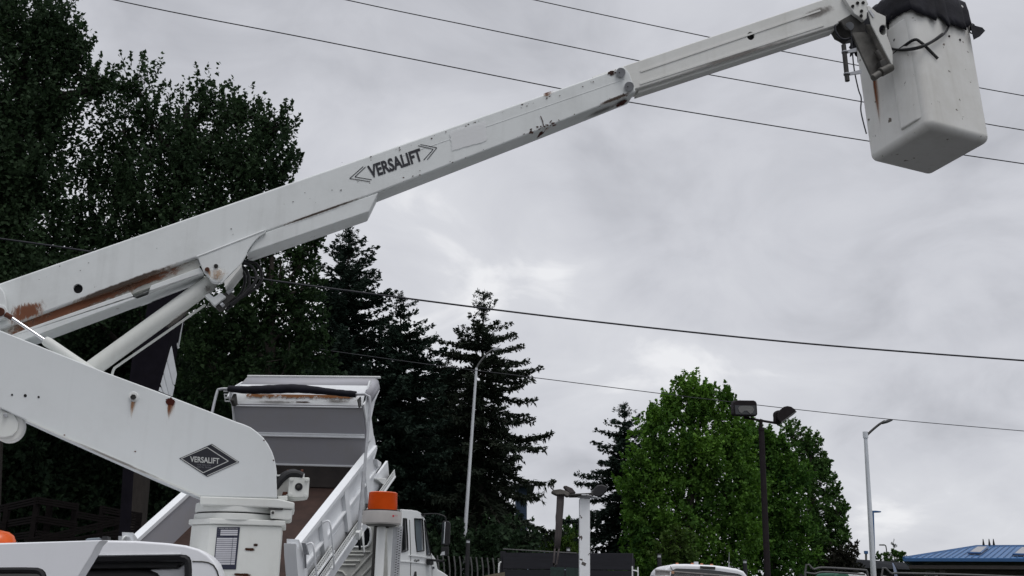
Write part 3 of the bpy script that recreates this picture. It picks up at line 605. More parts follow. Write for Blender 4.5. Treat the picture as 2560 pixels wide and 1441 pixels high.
MB().tube([T.at(x, y, DC - .001) for x, y in ((481, 1404), (505, 1404.5), (521, 1407), (534, 1414), (543, 1428), (548, 1446))], .0035, 6).build('panel_seam', M['darkmetal'], truck)
MB().prism(P_([(253, 1352), (256, 1341), (268, 1341), (270, 1352)], -.1), TN * .1).build('antenna_base', M['black'], truck)
MB().prism(P_([(212, 1352), (217, 1346), (250, 1344), (252, 1352)], -.05), TN * .3).build('roof_visor', M['glass2'], truck, bevel=.01)
# door
d0 = T.at(255, 1351, DC - .55); d1 = T.at(-560, 1351, DC - .02); dd = nrm(np.array([d0[0] - d1[0], d0[1] - d1[1], 0])); DN = np.array([-dd[1], dd[0], 0])
D = Plane((d0[0], d0[1], 0), DN)
door = MB().prism(D.poly([(-560, 1420), (-300, 1374), (0, 1359), (255, 1350.5), (249, 1356), (240, 1366), (231, 1384), (196, 1441), (168, 1500), (160, 1760), (-560, 1760)]), DN * .06).build('door', M['cabw'], truck, bevel=.008, seg=2)
cut(door, [D.poly([(-420, 1424), (60, 1418.5), (95, 1419.5), (107, 1424), (114, 1432), (118, 1446), (120, 1560), (-420, 1560)])], DN * .07)
MB().tube([D.at(x, y, .012) for x, y in ((-400, 1427), (60, 1424.5), (93, 1425.5), (103, 1429), (109, 1436), (112, 1447), (115, 1560))], .016, 8).build('window_seal', M['black'], door)
MB().prism(D.poly([(-420, 1426), (60, 1422), (110, 1428), (118, 1560), (-420, 1560)], .03), DN * .004).build('window', M['glass'], door)
# roof beacon at the left edge
bo_ = T.at(-6, 1357, -.2); bea = MB()
prof = [(.085, 0), (.082, .02), (.07, .045), (.045, .062), (.0, .07)]
bea.tube([bo_ + ZZ * (z - .01) for r, z in prof], [max(r, .003) for r, z in prof], 20)
bea.build('roof_beacon', M['orange'], truck)
# --- strobe beacon on its post behind the cab
DS = -.45
p0, p1 = T.at(953.5, 1318, DS), T.at(947, 1441, DS); pd = nrm(p1 - p0)
MB().tube([p0, p0 + pd * 1.0], .0225, 16).build('beacon_post', M['white'], truck)
MB().prism(P_([(967.5, 1318), (983, 1318), (976, 1441), (974, 1500), (969, 1500), (970, 1441)], DS + .02), TN * .02).build('beacon_brace', M['white'], truck, bevel=.002)
pcf = lambda u, y: (983.5 + u * 24 - (y - 1318) * .082, y)
MB().prism(P_([pcf(0, 1318), pcf(.42, 1318), pcf(.42, 1500), pcf(0, 1500)], DS + .05), TN * .03).build('channel_web', M['galv'], truck)
hl = []
for k in range(26):
    y = 1322 + k * 6.4
    for u in (.50, .74):
        yy = y + (3.2 if u > .6 else 0)
        hl.append(P_([pcf(u, yy), pcf(u + .17, yy - .6), pcf(u + .17, yy + 1.6), pcf(u, yy + 2.2)], DS + .045))
pch = MB().prism(P_([pcf(.42, 1318), pcf(1, 1316), pcf(1, 1500), pcf(.42, 1500)], DS + .045), TN * .004, holes=hl).build('perforated_channel', M['galv'], truck, smooth=False)
MB().prism(P_([pcf(.44, 1320), pcf(.98, 1318), pcf(.98, 1500), pcf(.44, 1500)], DS + .06), TN * .003).build('channel_back', M['darkmetal'], pch)
bc = T.at(955, 1292, DS); bcol = lambda y: rz(bc, T.at(955, y, DS)[2])
bs = MB().tube([bcol(1312), bcol(1309), bcol(1283), bcol(1279.5)], [.092, .099, .099, .097], 36).build('beacon_base', M['beige'], truck, ang=30)
MB().tube([bcol(1316), bcol(1311)], [.07, .084], 30).build('beacon_mount', M['darkmetal'], truck)
MB().tube([bcol(1280), bcol(1276.5)], .092, 36).build('beacon_gasket', M['black'], bs)
ys = np.linspace(1277, 1233.5, 34); rr_ = [(.0745 - .003 * i / 33) + (.0022 if i % 2 else -.001) for i in range(34)]
ls = MB().tube([bcol(y) for y in ys] + [bcol(1231.5), bcol(1230.5)], rr_ + [.067, .03], 40).build('beacon_lens', M['orange'], truck, ang=25)
lp_ = T.at(979, 1290, DS - .108)
lettering('maker_label', 'ECCO', T.at(987, 1291, DS - .1), T.at(994, 1291.5, DS - .092), T.at(987, 1287.6, DS - .1), M['red'], bs, (0, 0, 0))
MB().prism(P_([(981, 1288), (985.5, 1288), (985.5, 1293), (981, 1293)], DS - .104), -TN * .001).build('maker_mark', M['red'], bs)
for x, y in ((940, 1316.5), (968, 1318)): MB().tube([T.at(x, y - 2, DS), T.at(x, y + 3, DS)], .009, 6).build('mount_stud', M['darkmetal'], truck)

# ------------------------------------------------------------------ bucket on the boom tip
BN = np.array([2.78017802, 6.38206593, 4.75827527])
E1 = -np.array([.39772797, -.91423074, .07742493]); E2 = np.array([.91735698, .39775351, -.01575775]); E3 = np.array([-.01638982, .0772936, .99687365])
BH = 1.12
def Bk(a, b, c): return BN + E1 * a + E2 * b + E3 * c
foot = [(0, 0), (0, .564), (.572, .564), (.572, .0)]
mid = np.mean(np.array(foot), 0)
vs = []; lev = [(-.035, 1.015), (.5, 1.02), (BH, 1.03)]
for c, s in lev: vs += [Bk(*(mid + (np.array(q) - mid) * s), c) for q in foot]
k = len(foot); fs = [tuple(range(k))] + [(l * k + i, l * k + (i + 1) % k, (l + 1) * k + (i + 1) % k, (l + 1) * k + i) for l in range(2) for i in range(k)] + [tuple(range(2 * k, 3 * k))]
buck = MB().add(vs, fs).build('bucket', M['buck'], truck, bevel=.055, seg=6, ang=60)
MB().add([Bk(a, b, c) for c in (.05, .86) for a, b in ((.03, .004), (.25, .004), (.225, -.024), (.09, -.022))], [(0, 1, 2, 3), (7, 6, 5, 4), (0, 1, 5, 4), (1, 2, 6, 5), (2, 3, 7, 6), (3, 0, 4, 7)]).build('mounting_rib', M['buck'], buck, bevel=.012, seg=3)
def bkpt(px, py, off=.01):
    v = ray(px, py); t1 = ((Bk(0, 0, 0) - E2 * off - CAM) @ E2) / (v @ E2)     # left face, normal -E2
    t2 = ((Bk(0, 0, 0) - E1 * off - CAM) @ E1) / (v @ E1)                       # right face, normal -E1
    return CAM + v * max(t1, t2)
def bface(px, py, left, off):
    v = ray(px, py); n = E2 if left else E1
    return CAM + v * (((BN - n * off - CAM) @ n) / (v @ n))
patch('rust_run', [bface(x, y, True, .002) for x, y in ((2178, 196), (2196, 192), (2216, 356), (2198, 360))], ST['run'], buck, -E2 * .004)
for x, y in ((2205, 355), (2267, 320)): MB().prism([bface(x + dx_, y + dy_, True, .003) for dx_, dy_ in ((-5, -2), (4, -4), (5, 2), (-2, 4))], E2 * .01).build('drain_plug', M['darkmetal'], buck)
for x, y in ((2232, 44), (2238, 101)): MB().tube([bface(x, y, True, -.02), bface(x, y, True, .02)], .013, 10).build('bolt', M['darkmetal'], buck, bevel=.003)
for x, y in ((2373, 91), (2400, 100)): MB().tube([bface(x, y, False, -.02), bface(x, y, False, .012)], .008, 8).build('rivet', M['darkmetal'], buck)
# side step lip on the far right edge
MB().box(Bk(.28, .572, .66), E1 * .3, E2 * .03, E3 * .5).build('side_rib', M['buck'], buck, bevel=.01)
# black vinyl cover: puckered skirt all round the rim
per = []
for (a0, b0), (a1, b1) in zip([(0, 0), (0, .564), (.572, .564), (.572, 0)], [(0, .564), (.572, .564), (.572, 0), (0, 0)]):
    for i in range(26): t = i / 26; per.append((a0 + (a1 - a0) * t, b0 + (b1 - b0) * t))
per = np.array(per); cen = np.array((.286, .282)); nP = len(per); cv = MB(); rows = []
rr = np.random.default_rng(5)
w1 = np.sin(np.arange(nP) * 2 * np.pi / nP * 7 + 1) * .5 + np.sin(np.arange(nP) * 2 * np.pi / nP * 17) * .25 + rr.normal(0, .5, nP)
prof = [(.0, 1.17, 0), (.72, 1.165, .2), (.99, 1.15, .5), (1.07, 1.12, .9), (1.095, 1.05, 1.1), (1.105, .985, 1.4), (1.13, .925, 1.7)]
for j, (s, c, a) in enumerate(prof):
    row = []
    for i in range(nP):
        d = per[i] - cen; sag = -.05 * a * (.5 + .5 * w1[i]) if j >= 4 else -.03 * a * abs(w1[i])
        corner = max(0, min(1, (abs(d[0]) * abs(d[1])) / .075)) ** 3
        q = cen + d * (s + (.03 * w1[i] * a if j > 1 else 0) - (.05 * corner if j > 1 else 0)); low = -.035 if (per[i][0] < .02 and .1 < per[i][1] < .5 and j > 4) else 0
        row.append(Bk(q[0], q[1], c + sag + low))
    rows.append(row)
for row in rows: cv.v += [tuple(p) for p in row]
for j in range(len(rows) - 1):
    for i in range(nP): cv.f.append((j * nP + i, j * nP + (i + 1) % nP, (j + 1) * nP + (i + 1) % nP, (j + 1) * nP + i))
cov = cv.build('bucket_cover', M['blackcloth'], buck, ang=75)
so_ = cov.modifiers.new('thickness', 'SOLIDIFY'); so_.thickness = .006
MB().prism([bface(x, y, False, .05) for x, y in ((2425, 62), (2455, 70), (2462, 78), (2449, 92), (2434, 100))], -E1 * .004).build('cover_flap', M['blackcloth'], buck)
rg = MB().tube([bface(2430 + 8 * math.cos(a), 72 + 12 * math.sin(a), False, .015) for a in np.linspace(0, 2 * math.pi, 14)], .005, 6).build('cover_ring', M['darkmetal'], buck)
# cords and straps
MB().tube(catmull([T.at(2128, 92, .15)] + [bkpt(x, y, .03) for x, y in ((2160, 96), (2178, 108), (2205, 117), (2232, 123), (2262, 126), (2300, 120), (2335, 103), (2360, 85), (2371, 68), (2366, 60))]), .008, 8).build('control_cable', M['black'], buck)
MB().tube(catmull([T.at(2135, 90, .15)] + [bkpt(x, y, .045) for x, y in ((2165, 94), (2185, 106), (2215, 116), (2245, 124), (2290, 119), (2325, 106), (2356, 84))]), .0065, 8).build('control_cable', M['black'], buck)
for pts, w in ((((2218, 38), (2219, 80), (2223, 115), (2231, 138)), .022), (((2231, 139), (2252, 122), (2285, 100), (2302, 106), (2322, 124), (2345, 147)), .02)):
    P = catmull([bkpt(x, y, .02) for x, y in pts], 6); st = MB()
    for a, b in zip(P[:-1], P[1:]):
        s = nrm(np.cross(b - a, FW)) * w / 2; st.quad(a - s, b - s, b + s, a + s)
    o_ = st.build('strap', M['black'], buck, recalc=False); sm = o_.modifiers.new('thickness', 'SOLIDIFY'); sm.thickness = .004
# bracket, levelling gear, boom tip
MB().prism(P_([(2168, 16), (2172, 14), (2177, 18), (2192, 31), (2214, 41), (2218, 90), (2232, 130), (2232, 166), (2179, 62)], .02), TN * .012, holes=[circ(T, 2208, 75, 10, .02, 16, 13)]).build('bucket_bracket', M['ext'], truck, bevel=.003)
MB().prism(P_([(2171, 26), (2176, 24), (2187, 38), (2184, 45)], .012), TN * .006).build('bracket_slot_plate', M['galv'], truck, bevel=.002)
MB().prism(P_([(2108, -8), (2160, -8), (2169, 14), (2167, 46), (2160, 52), (2148, 42), (2136, 34), (2130, 25)], .1), TN * .17).build('boom_tip_plate', M['ext'], truck, bevel=.004)
for x, y in ((2132, 16), (2158, 7), (2154, 28), (2153, 40), (2144, 8)): MB().tube([T.at(x, y, .11), T.at(x, y, .09)], .012, 8).build('bolt', M['darkmetal'], truck)
MB().prism(P_([(2082, 59), (2128, 33), (2150, 42), (2163, 56), (2166, 80), (2134, 86), (2124, 79), (2112, 73), (2103, 58)], .13), TN * .16).build('tip_joint', M['darkmetal'], truck, bevel=.015)
MB().tube([T.at(2124, 66, .12), T.at(2124, 66, .3)], .03, 14).build('tip_pin', M['greymetal'], truck)
MB().prism(P_([(2130, 82), (2164, 79), (2200, 112), (2231, 168), (2183, 199), (2152, 132)], .10), TN * .02).build('levelling_arm', M['levarm'], truck, bevel=.004)
MB().prism(P_([(2166, 60), (2178, 62), (2231, 164), (2222, 170), (2196, 128)], .08), TN * .03).build('levelling_link', M['levarm'], truck, bevel=.003)
MB().tube([T.at(2190, 128, .06), T.at(2214, 160, .06)], .02, 12).build('levelling_strut', M['levarm'], truck)
MB().tube([T.at(2201, 182, .05), T.at(2228, 168, .05)], .032, 16).build('pivot_tube', M['levarm'], truck, bevel=.005)
MB().tube([T.at(2182, 196, .05), T.at(2199, 184, .05)], .024, 16).build('pivot_tube', M['levarm'], truck, bevel=.005)
MB().prism(P_([(2199, 152), (2214, 146), (2222, 158), (2206, 172)], .03), TN * .05).build('pivot_clamp', M['darkmetal'], truck, bevel=.004)
MB().tube(catmull([T.at(x, y, .14) for x, y in ((2086, 58), (2089, 78), (2100, 95), (2114, 98.5), (2130, 95), (2140, 97))]), .008, 8).build('control_cable', M['wire'], truck)
MB().tube(catmull([T.at(x, y, .12) for x, y in ((2128, 80), (2131, 130), (2136, 177), (2146, 224), (2153, 246), (2152, 275), (2158, 305), (2166, 335))]), .005, 6).build('control_cable', M['wire'], truck)
MB().tube(catmull([T.at(x, y, .2) for x, y in ((2126, 120), (2134, 105), (2130, 85))]), .012, 6).build('control_cable', M['wire'], truck)
tl = MB().tube([T.at(2109, 113, .1), T.at(2118.5, 203, .1)], .0165, 14).build('tool_tube', M['darkmetal'], truck)
for x, y, x2, y2 in ((2112, 131, 2142, 124), (2117, 186, 2154, 179)):
    MB().tube([T.at(x, y - 1.5, .1), T.at(x, y + 1.5, .1)], .023, 14).build('tube_ring', M['greymetal'], tl)
    MB().prism(P_([(x, y - 3), (x2, y2 - 5), (x2, y2 + 5), (x, y + 3)], .115), TN * .01).build('tube_arm', M['greymetal'], tl)

# ------------------------------------------------------------------ dump truck with its bed raised
BO = np.array([-3.65691002, 13.72257982, 1.77705605]); BU = np.array([.17551889, .84388079, .50700921])
BV = np.array([.98172604, -.18849935, -.02611488]); BW = np.array([-.07353306, -.5023278, .86154493])
BL, HW, HS = 2.888, 1.05, .504
def B(a, b, c): return BO + BU * a + BV * b + BW * c
HD = nrm([BU[0], BU[1], 0]); HR = np.array([HD[1], -HD[0], 0])
dump = thing('dump_truck', (BO[0] + HD[0] * 2.5, BO[1] + HD[1] * 2.5, 0), 'white dump truck with raised empty bed and rusty floor', 'dump truck')
bed = MB().box(B(BL / 2, 0, -.03), BU * BL, BV * 2 * HW, BW * .06).build('bed_floor', M['rustfloor'], dump)
def bb(mb, u0, u1, v0, v1, w0, w1): return mb.box(B((u0 + u1) / 2, (v0 + v1) / 2, (w0 + w1) / 2), BU * (u1 - u0), BV * (v1 - v0), BW * (w1 - w0))
# bulkhead: two pressed panels between ribs, bright peeling top section, cab shield
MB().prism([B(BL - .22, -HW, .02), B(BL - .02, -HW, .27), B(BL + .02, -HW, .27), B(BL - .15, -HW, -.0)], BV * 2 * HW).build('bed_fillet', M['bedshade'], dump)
bh = bb(MB(), BL, BL + .05, -.98, 1.08, -.02, 1.25).build('bulkhead', M['dumpin'], dump)
for w0, w1, t in ((.262, .292, .02), (.745, .765, .04), (.765, .80, .02), (1.22, 1.235, .025)):
    bb(MB(), BL - t, BL, -.97, 1.07, w0, w1).build('bulkhead_rib', M['dump'], bh, bevel=.004)
prof = [(BL - .0, 1.232), (BL + .05, 1.30), (BL + .16, 1.40), (BL + .30, 1.46)]
tp_ = MB()
for (a0, c0), (a1, c1) in zip(prof[:-1], prof[1:]): tp_.quad(B(a0, -.98, c0), B(a0, 1.08, c0), B(a1, 1.08, c1), B(a1, -.98, c1))
top = tp_.build('bulkhead_top', M['dump'], dump, ang=60, recalc=False, weld=True)
def tq(v, f):   # point on the top section, f 0..1 up the profile
    k = f * 3; i = min(2, int(k)); t = k - i; a = prof[i][0] * (1 - t) + prof[i + 1][0] * t; c = prof[i][1] * (1 - t) + prof[i + 1][1] * t; return B(a, v, c)
lf = BW * .012 - BU * .012
for v0, v1, f0, f1, k in ((-.95, 1.05, .54, .26, 'peel'), (-.1, .35, .3, .12, 'scr'), (.3, 1.05, .45, .1, 'soot'), (-.9, .3, .35, .02, 'soot')):
    patch('rust_stain', [tq(v0, f0), tq(v1, f0), tq(v1, f1), tq(v0, f1)], ST[k], top, lf)
sp_ = [(BL + .28, 1.45), (BL + .42, 1.47), (BL + .56, 1.49)]
cs = MB()
for (a0, c0), (a1, c1) in zip(sp_[:-1], sp_[1:]): cs.quad(B(a0, -.98, c0), B(a0, 1.10, c0), B(a1, 1.10, c1), B(a1, -.98, c1))
# the shield's right edge curls over and down
cur = [(1.10 + .07 * math.sin(t), -.07 * (1 - math.cos(t))) for t in np.linspace(0, 1.5, 8)] + [(1.175, -.12), (1.18, -.17)]
for (v0, d0_), (v1, d1_) in zip(cur[:-1], cur[1:]): cs.quad(B(BL + .10, v0, 1.42 + d0_), B(BL + .10, v1, 1.42 + d1_), B(BL + .56, v1, 1.49 + d1_), B(BL + .56, v0, 1.49 + d0_))
sh_ = cs.build('cab_shield', M['dumpin'], dump, ang=60, recalc=False, weld=True); sm = sh_.modifiers.new('thickness', 'SOLIDIFY'); sm.thickness = .012
bb(MB(), BL + .56, BL + .585, -.98, 1.20, 1.48, 1.515).build('shield_lip', M['white'], dump, bevel=.006)
# side ears of the bulkhead
EP = Plane(B(0, 1.085, 0), BV)
MB().prism(EP.poly([(922, 952), (927, 956), (929, 966), (946, 976), (934, 1003), (925, 1046), (931, 1092), (917, 1106), (912, 1050), (906, 1012), (913, 1000), (916, 972)]), BV * .025).build('bulkhead_ear', M['dump'], dump, bevel=.005)
MB().prism([B(BL - .10, -.98, .45), B(BL - .06, -.98, .9), B(BL - .03, -.98, 1.25), B(BL - .14, -.98, 1.42), B(BL + .02, -.98, 1.50), B(BL + .40, -.98, 1.47), B(BL + .2, -.98, 1.1), B(BL + .15, -.98, .45)], -BV * .02).build('bulkhead_ear', M['dump'], dump, bevel=.005)
MB().prism([B(BL - .12, 1.06, 1.26), B(BL - .04, 1.06, 1.26), B(BL - .02, 1.06, 1.40), B(BL - .16, 1.06, 1.40)], BV * .015).build('tarp_bracket', M['darkmetal'], dump)
MB().prism([B(BL - .1, -.90, 1.25), B(BL - .02, -.90, 1.25), B(BL - .02, -.90, 1.42), B(BL - .14, -.90, 1.36)], -BV * .05).build('tarp_bracket', M['darkmetal'], dump)
for c in (1.30, 1.36, 1.46): MB().tube([B(BL - .02, -.98, c), B(BL - .02, -1.10, c), B(BL - .02, -1.10, c + .05), B(BL - .02, -.98, c + .05)], .012, 6).build('ladder_rung', M['white'], dump)
# side walls
for s in (1, -1):
    v0 = HW if s > 0 else -HW
    sw = bb(MB(), 0, BL, min(v0, v0 + .03 * s), max(v0, v0 + .03 * s), -.02, HS - .05).build('side_wall', M['dump'] if s > 0 else M['dumpin'], dump)
    bb(MB(), -.02, BL + .28, min(v0 - .02 * s, v0 + .10 * s), max(v0 - .02 * s, v0 + .10 * s), HS - .06, HS).build('top_rail', M['dump'], dump, bevel=.006)
    if s > 0:
        SP = Plane(B(0, v0 + .035, 0), BV)
        bb(MB(), .02, BL + .9, v0 + .0, v0 + .035, -.36, -.02).build('lower_side_panel', M['dump'], dump)
        bb(MB(), .2, BL + .6, v0 - .05, v0 + .0, -.62, -.30).build('underframe_sill', M['dump'], dump)
        bb(MB(), 0, BL, v0 + .03, v0 + .075, HS - .125, HS - .09).build('rail_lip', M['dump'], sw, bevel=.004)
        bb(MB(), 0.05, BL + .45, v0 + .03, v0 + .08, .10, .135).build('mid_rib', M['dump'], sw, bevel=.006)
        for u in (.04, .80, 1.70, 2.60):
            bb(MB(), u, u + .16, v0 + .03, v0 + .085, -.20, HS - .06).build('side_stake', M['dump'], sw, bevel=.008)
        # perforated step strips
        for u0, u1, w0 in ((.45, 3.75, -.28), (.02, .95, -.10)):
            hs = []; nn = int((u1 - u0) / .05)
            for i in range(nn):
                u = u0 + .02 + i * .05
                for r in range(2):
                    ww = w0 + .018 + r * .045; du = .025 * r
                    hs.append([B(u + du, v0 + .13, ww), B(u + du + .024, v0 + .13, ww), B(u + du + .024, v0 + .13, ww + .026), B(u + du, v0 + .13, ww + .026)])
            ps = MB().prism([B(u0, v0 + .13, w0), B(u1 + .06, v0 + .13, w0), B(u1 + .06, v0 + .13, w0 + .105), B(u0, v0 + .13, w0 + .105)], -BV * .006, holes=hs).build('perforated_step', M['white'], dump, smooth=False)
            bb(MB(), u0, u1 + .06, v0 + .02, v0 + .11, w0 + .004, w0 + .01).build('step_shelf', M['darkmetal'], ps)
            bb(MB(), u0, u1 + .06, v0 + .118, v0 + .122, w0, w0 + .1).build('step_back', M['darkmetal'], ps)
            bb(MB(), u0, u1 + .06, v0 + .10, v0 + .14, w0 - .03, w0 - .002).build('step_edge', M['dump'], ps, bevel=.004)
        # grab handles
        for u in (.83, .22):
            MB().tube(catmull([B(u, v0 + .08, HS - .12), B(u + .02, v0 + .16, HS - .10), B(u + .0, v0 + .19, HS - .2), B(u - .02, v0 + .19, -.22), B(u - .02, v0 + .14, -.26)], 5), .012, 8).build('grab_handle', M['dump'], dump)
        MB().prism(SP.poly([(925, 1088), (931, 1090), (938, 1126), (931, 1150), (940, 1157), (941, 1163), (934, 1190), (936, 1195), (948, 1212), (938, 1232), (918, 1250), (903, 1200), (912, 1140)], -.01), BV * .03).build('front_corner_plate', M['dump'], dump, bevel=.006)
        MB().prism(SP.poly([(934, 1196), (957, 1195.5), (958, 1199), (950, 1212), (934, 1200)], .02), BV * .06).build('step_end_plate', M['white'], dump, bevel=.006)
        MB().prism(SP.poly([(930, 1148), (941, 1156), (941, 1163), (933, 1165)], .0), BV * .08).build('front_gusset', M['dump'], dump, bevel=.006)
    # rear corner post with a saw-tooth top and hook
    pc = MB().prism([B(-.02, v0 - .02 * s, HS + .02), B(-.08, v0 - .02 * s, HS + .12), B(-.11, v0 - .02 * s, HS + .0), B(-.17, v0 - .02 * s, HS + .11), B(-.20, v0 - .02 * s, HS - .03), B(-.30, v0 - .02 * s, -.9), B(.06, v0 - .02 * s, -.9), B(.02, v0 - .02 * s, HS - .05)], BV * .16 * s).build('rear_corner_post', M['dump'], dump, bevel=.004)
    MB().prism([B(-.02, v0 + .16 * s, HS + .0), B(-.06, v0 + .16 * s, HS + .06), B(-.02, v0 + .16 * s, HS - .12), B(.02, v0 + .16 * s, HS - .14)], BV * .05 * s).build('tailgate_hook', M['greymetal'], dump)
    MB().tube([B(.02, v0 + .16 * s, HS - .06), B(-.02, v0 + .16 * s, HS - .30)], .014, 8).build('latch_rod', M['greymetal'], dump)
lb = B(-.18, -HW - .02, HS + .07)
MB().tube([lb + BV * -.02, lb + BV * -.05 + ZZ * .01], [.06, .045], 14).build('corner_lamp', M['white'], dump, bevel=.01)
# rolled tarp and its swing arm
tpts = [B(BL - .02, v, c) for v, c in ((-1.02, 1.50), (-.7, 1.485), (-.3, 1.50), (.05, 1.515), (.4, 1.49), (.75, 1.455), (1.0, 1.435))]
tr_ = catmull(tpts, 6); nT = len(tr_)
MB().tube(tr_, [.034 + .034 * math.sin(math.pi * min(.85, .12 + i / nT)) + .0025 * math.sin(i * 1.9) for i in range(nT)], 14).build('rolled_tarp', M['blackcloth'], dump, ang=80)
arm_pts = [B(BL - .02, .98, 1.435), B(BL - .02, 1.14, 1.44), B(BL - .05, 1.22, 1.41), B(BL - .10, 1.235, 1.30), None, None]
AP = Plane(B(0, 1.24, 0), BV); arm_pts[4] = AP.at(915, 1130); arm_pts[5] = AP.at(897, 1328)
MB().tube(arm_pts[:4] + arm_pts[4:], .021, 10).build('tarp_arm', M['galv'], dump)
MB().tube([arm_pts[-2] * .8 + arm_pts[-1] * .2, arm_pts[-1]], .028, 10).build('tarp_arm_sleeve', M['galv'], dump)
q = arm_pts[-1]; MB().box(q - BW * .04, BU * .16, BV * .06, BW * .12).build('tarp_pivot', M['white'], dump, bevel=.01)
MB().box(q - BW * .16 - BU * .02, BU * .05, BV * .03, BW * .24).build('tarp_spring', M['black'], dump, bevel=.01)
MB().prism([q + BV * .05 - BW * .02 + BU * .04, q + BV * .05 - BW * .30, q + BV * .05 - BW * .33 - BU * .03, q + BV * .05 - BW * .05 - BU * .05], BV * .01).build('perforated_tab', M['white'], dump)
MB().tube(catmull([B(BL - .02, -1.0, 1.50), B(BL - .02, -1.16, 1.49), B(BL - .06, -1.20, 1.44), B(BL - .35, -1.21, 1.10), B(BL - 1.2, -1.21, .15)], 5), .021, 10).build('tarp_arm', M['galv'], dump)
# hoist and frame rails
MB().tube([BO + HD * 1.9 - ZZ * .8, B(2.0, 0, -.06)], .08, 14).build('hoist_cylinder', M['greymetal'], dump)
for s in (-.42, .42): MB().box(BO + HD * 3.2 + HR * s - ZZ * .85, HD * 8.2, HR * .09, ZZ * .26).build('frame_rail', M['darkmetal'], dump)
for s, h in ((.95, .8), (.95, 6.6), (-.95, .8), (-.95, 6.6)):
    wc = BO + HD * h + HR * s; wc = np.array([wc[0], wc[1], .52])
    wh = MB().tube([wc - HR * .16, wc + HR * .16], .52, 28).build('wheel', M['black'], dump, bevel=.05); MB().tube([wc + HR * .17 * np.sign(s), wc], .28, 20).build('rim', M['alu'], wh)
# cab: side plane and rear plane found from the bed's heading
CV = 1.05; CSd = Plane(BO + HR * CV, HR)
c_r = CSd.at(1006, 1300); hr_ = (c_r - BO) @ HD; CR = Plane(BO + HD * hr_, HD)
cabp = [(1006, 1274), (1030, 1275.5), (1044, 1278), (1055, 1284), (1062, 1297), (1070, 1340), (1078, 1383), (1088, 1396), (1092, 1412), (1094, 1424), (1094, 1700), (1000, 1700), (1000, 1441)]
W_ = -HR * 2.05
winr = [(1008, 1297), (1016, 1297), (1018.5, 1340), (1019.8, 1376), (1012, 1379), (1004, 1381), (1006, 1340)]
winf = [(1036, 1297), (1056, 1298), (1059, 1340), (1060, 1377), (1042, 1379), (1038, 1340)]
winv = [(1060.5, 1301), (1064, 1312), (1076.3, 1381), (1076, 1388), (1066.5, 1388), (1064, 1350)]
cut(MB().prism(CSd.poly(cabp), -HR * .05).build('cab_side', M['dcab'], dump, bevel=.01), [CSd.poly(winr), CSd.poly(winf), CSd.poly(winv)], -HR * .06)
for n_, w_ in (('rear_side_window', winr), ('side_window', winf), ('vent_window', winv)):
    MB().prism(CSd.poly(w_, -.03), -HR * .006).build(n_, M['glass'] if w_ is winr else M['glass2'], dump)
    c_ = np.mean(np.array(w_), 0); MB().tube(CSd.poly(w_ + [w_[0]], .004), .012, 6).build('window_gasket', M['black'], dump)
sh = MB(); rp = CSd.poly(cabp[:10], -.02)
for a, b in zip(rp[:-1], rp[1:]): sh.quad(a, b, b + W_, a + W_)
sh.build('cab_roof', M['dcab'], dump, ang=50, weld=True)
# roof crown, rear wall with pressed ribs and window
cz = c_r[2]; ctop = CSd.at(1006, 1274)[2]
rw0 = BO + HD * hr_; V = lambda v, z, d=0: np.array([rw0[0], rw0[1], 0]) + HR * v - HD * d + ZZ * z
MB().prism([V(1.03, .9), V(1.03, ctop - .03), V(.9, ctop + .02), V(-.9, ctop + .02), V(-1.03, ctop - .03), V(-1.03, .9)], HD * .05).build('cab_rear_wall', M['dirtyw'], dump, bevel=.02)
MB().prism([CR.at(x, y, -.012) for x, y in ((870, 1318), (915, 1318), (924, 1322), (926, 1335), (925, 1352), (920, 1362), (912, 1366), (870, 1366))], HD * .01).build('rear_window', M['glass'], dump)
MB().tube([CR.at(x, y, -.014) for x, y in ((870, 1317), (916, 1317), (925, 1321), (927.5, 1335), (926.5, 1353), (921, 1364), (913, 1368), (870, 1368))], .02, 6).build('window_gasket', M['dcab'], dump)
for pts in (((872, 1380), (927, 1380)), ((866, 1388), (910, 1389)), ((858, 1403), (900, 1403)), ((850, 1413), (890, 1413)), ((930, 1384), (880, 1441)), ((940, 1404), (905, 1441)), ((838, 1426), (857, 1430), (866, 1441))):
    MB().tube([CR.at(x, y, -.006) for x, y in pts], .02, 6).build('pressed_rib', M['dirtyw'], dump)
MB().prism(CSd.poly([(1058, 1284), (1053, 1284), (1056, 1291), (1062, 1293), (1064, 1290)], .01), -HR * .3).build('sun_visor', M['black'], dump)
# hood, mirror, badges, handle, exhaust
hood = [(1090, 1400), (1093, 1418), (1100, 1425), (1110, 1430.5), (1119, 1437), (1128, 1446), (1134, 1460), (1134, 1600), (1090, 1600)]
MB().prism(CSd.poly(hood, -.10), -HR * 1.85).build('hood', M['dcab'], dump, bevel=.10, seg=4)
MB().prism(CSd.poly([(1078, 1386), (1089, 1397), (1092, 1412), (1093, 1425), (1099, 1428), (1090, 1470), (1078, 1470)], .012), -HR * .3).build('cowl', M['dcab'], dump, bevel=.02)
MB().prism(CSd.poly([(1081.5, 1417), (1085, 1417), (1085, 1422.5), (1081.5, 1422.5)], .02), HR * .01).build('cowl_marker', M['navy'], dump)
MB().tube(CSd.poly([(1079, 1387), (1080, 1460)], .013), .006, 6).build('door_seam', M['darkmetal'], dump)
MB().tube(CSd.poly([(1024, 1300), (1027, 1395), (1026, 1460)], .004), .006, 6).build('door_seam', M['darkmetal'], dump)
MB().prism(CSd.poly([(1000, 1403), (1020, 1404), (1079, 1411), (1079, 1412.5), (1020, 1406), (1000, 1405)], .004), HR * .012).build('body_crease', M['dcab'], dump)
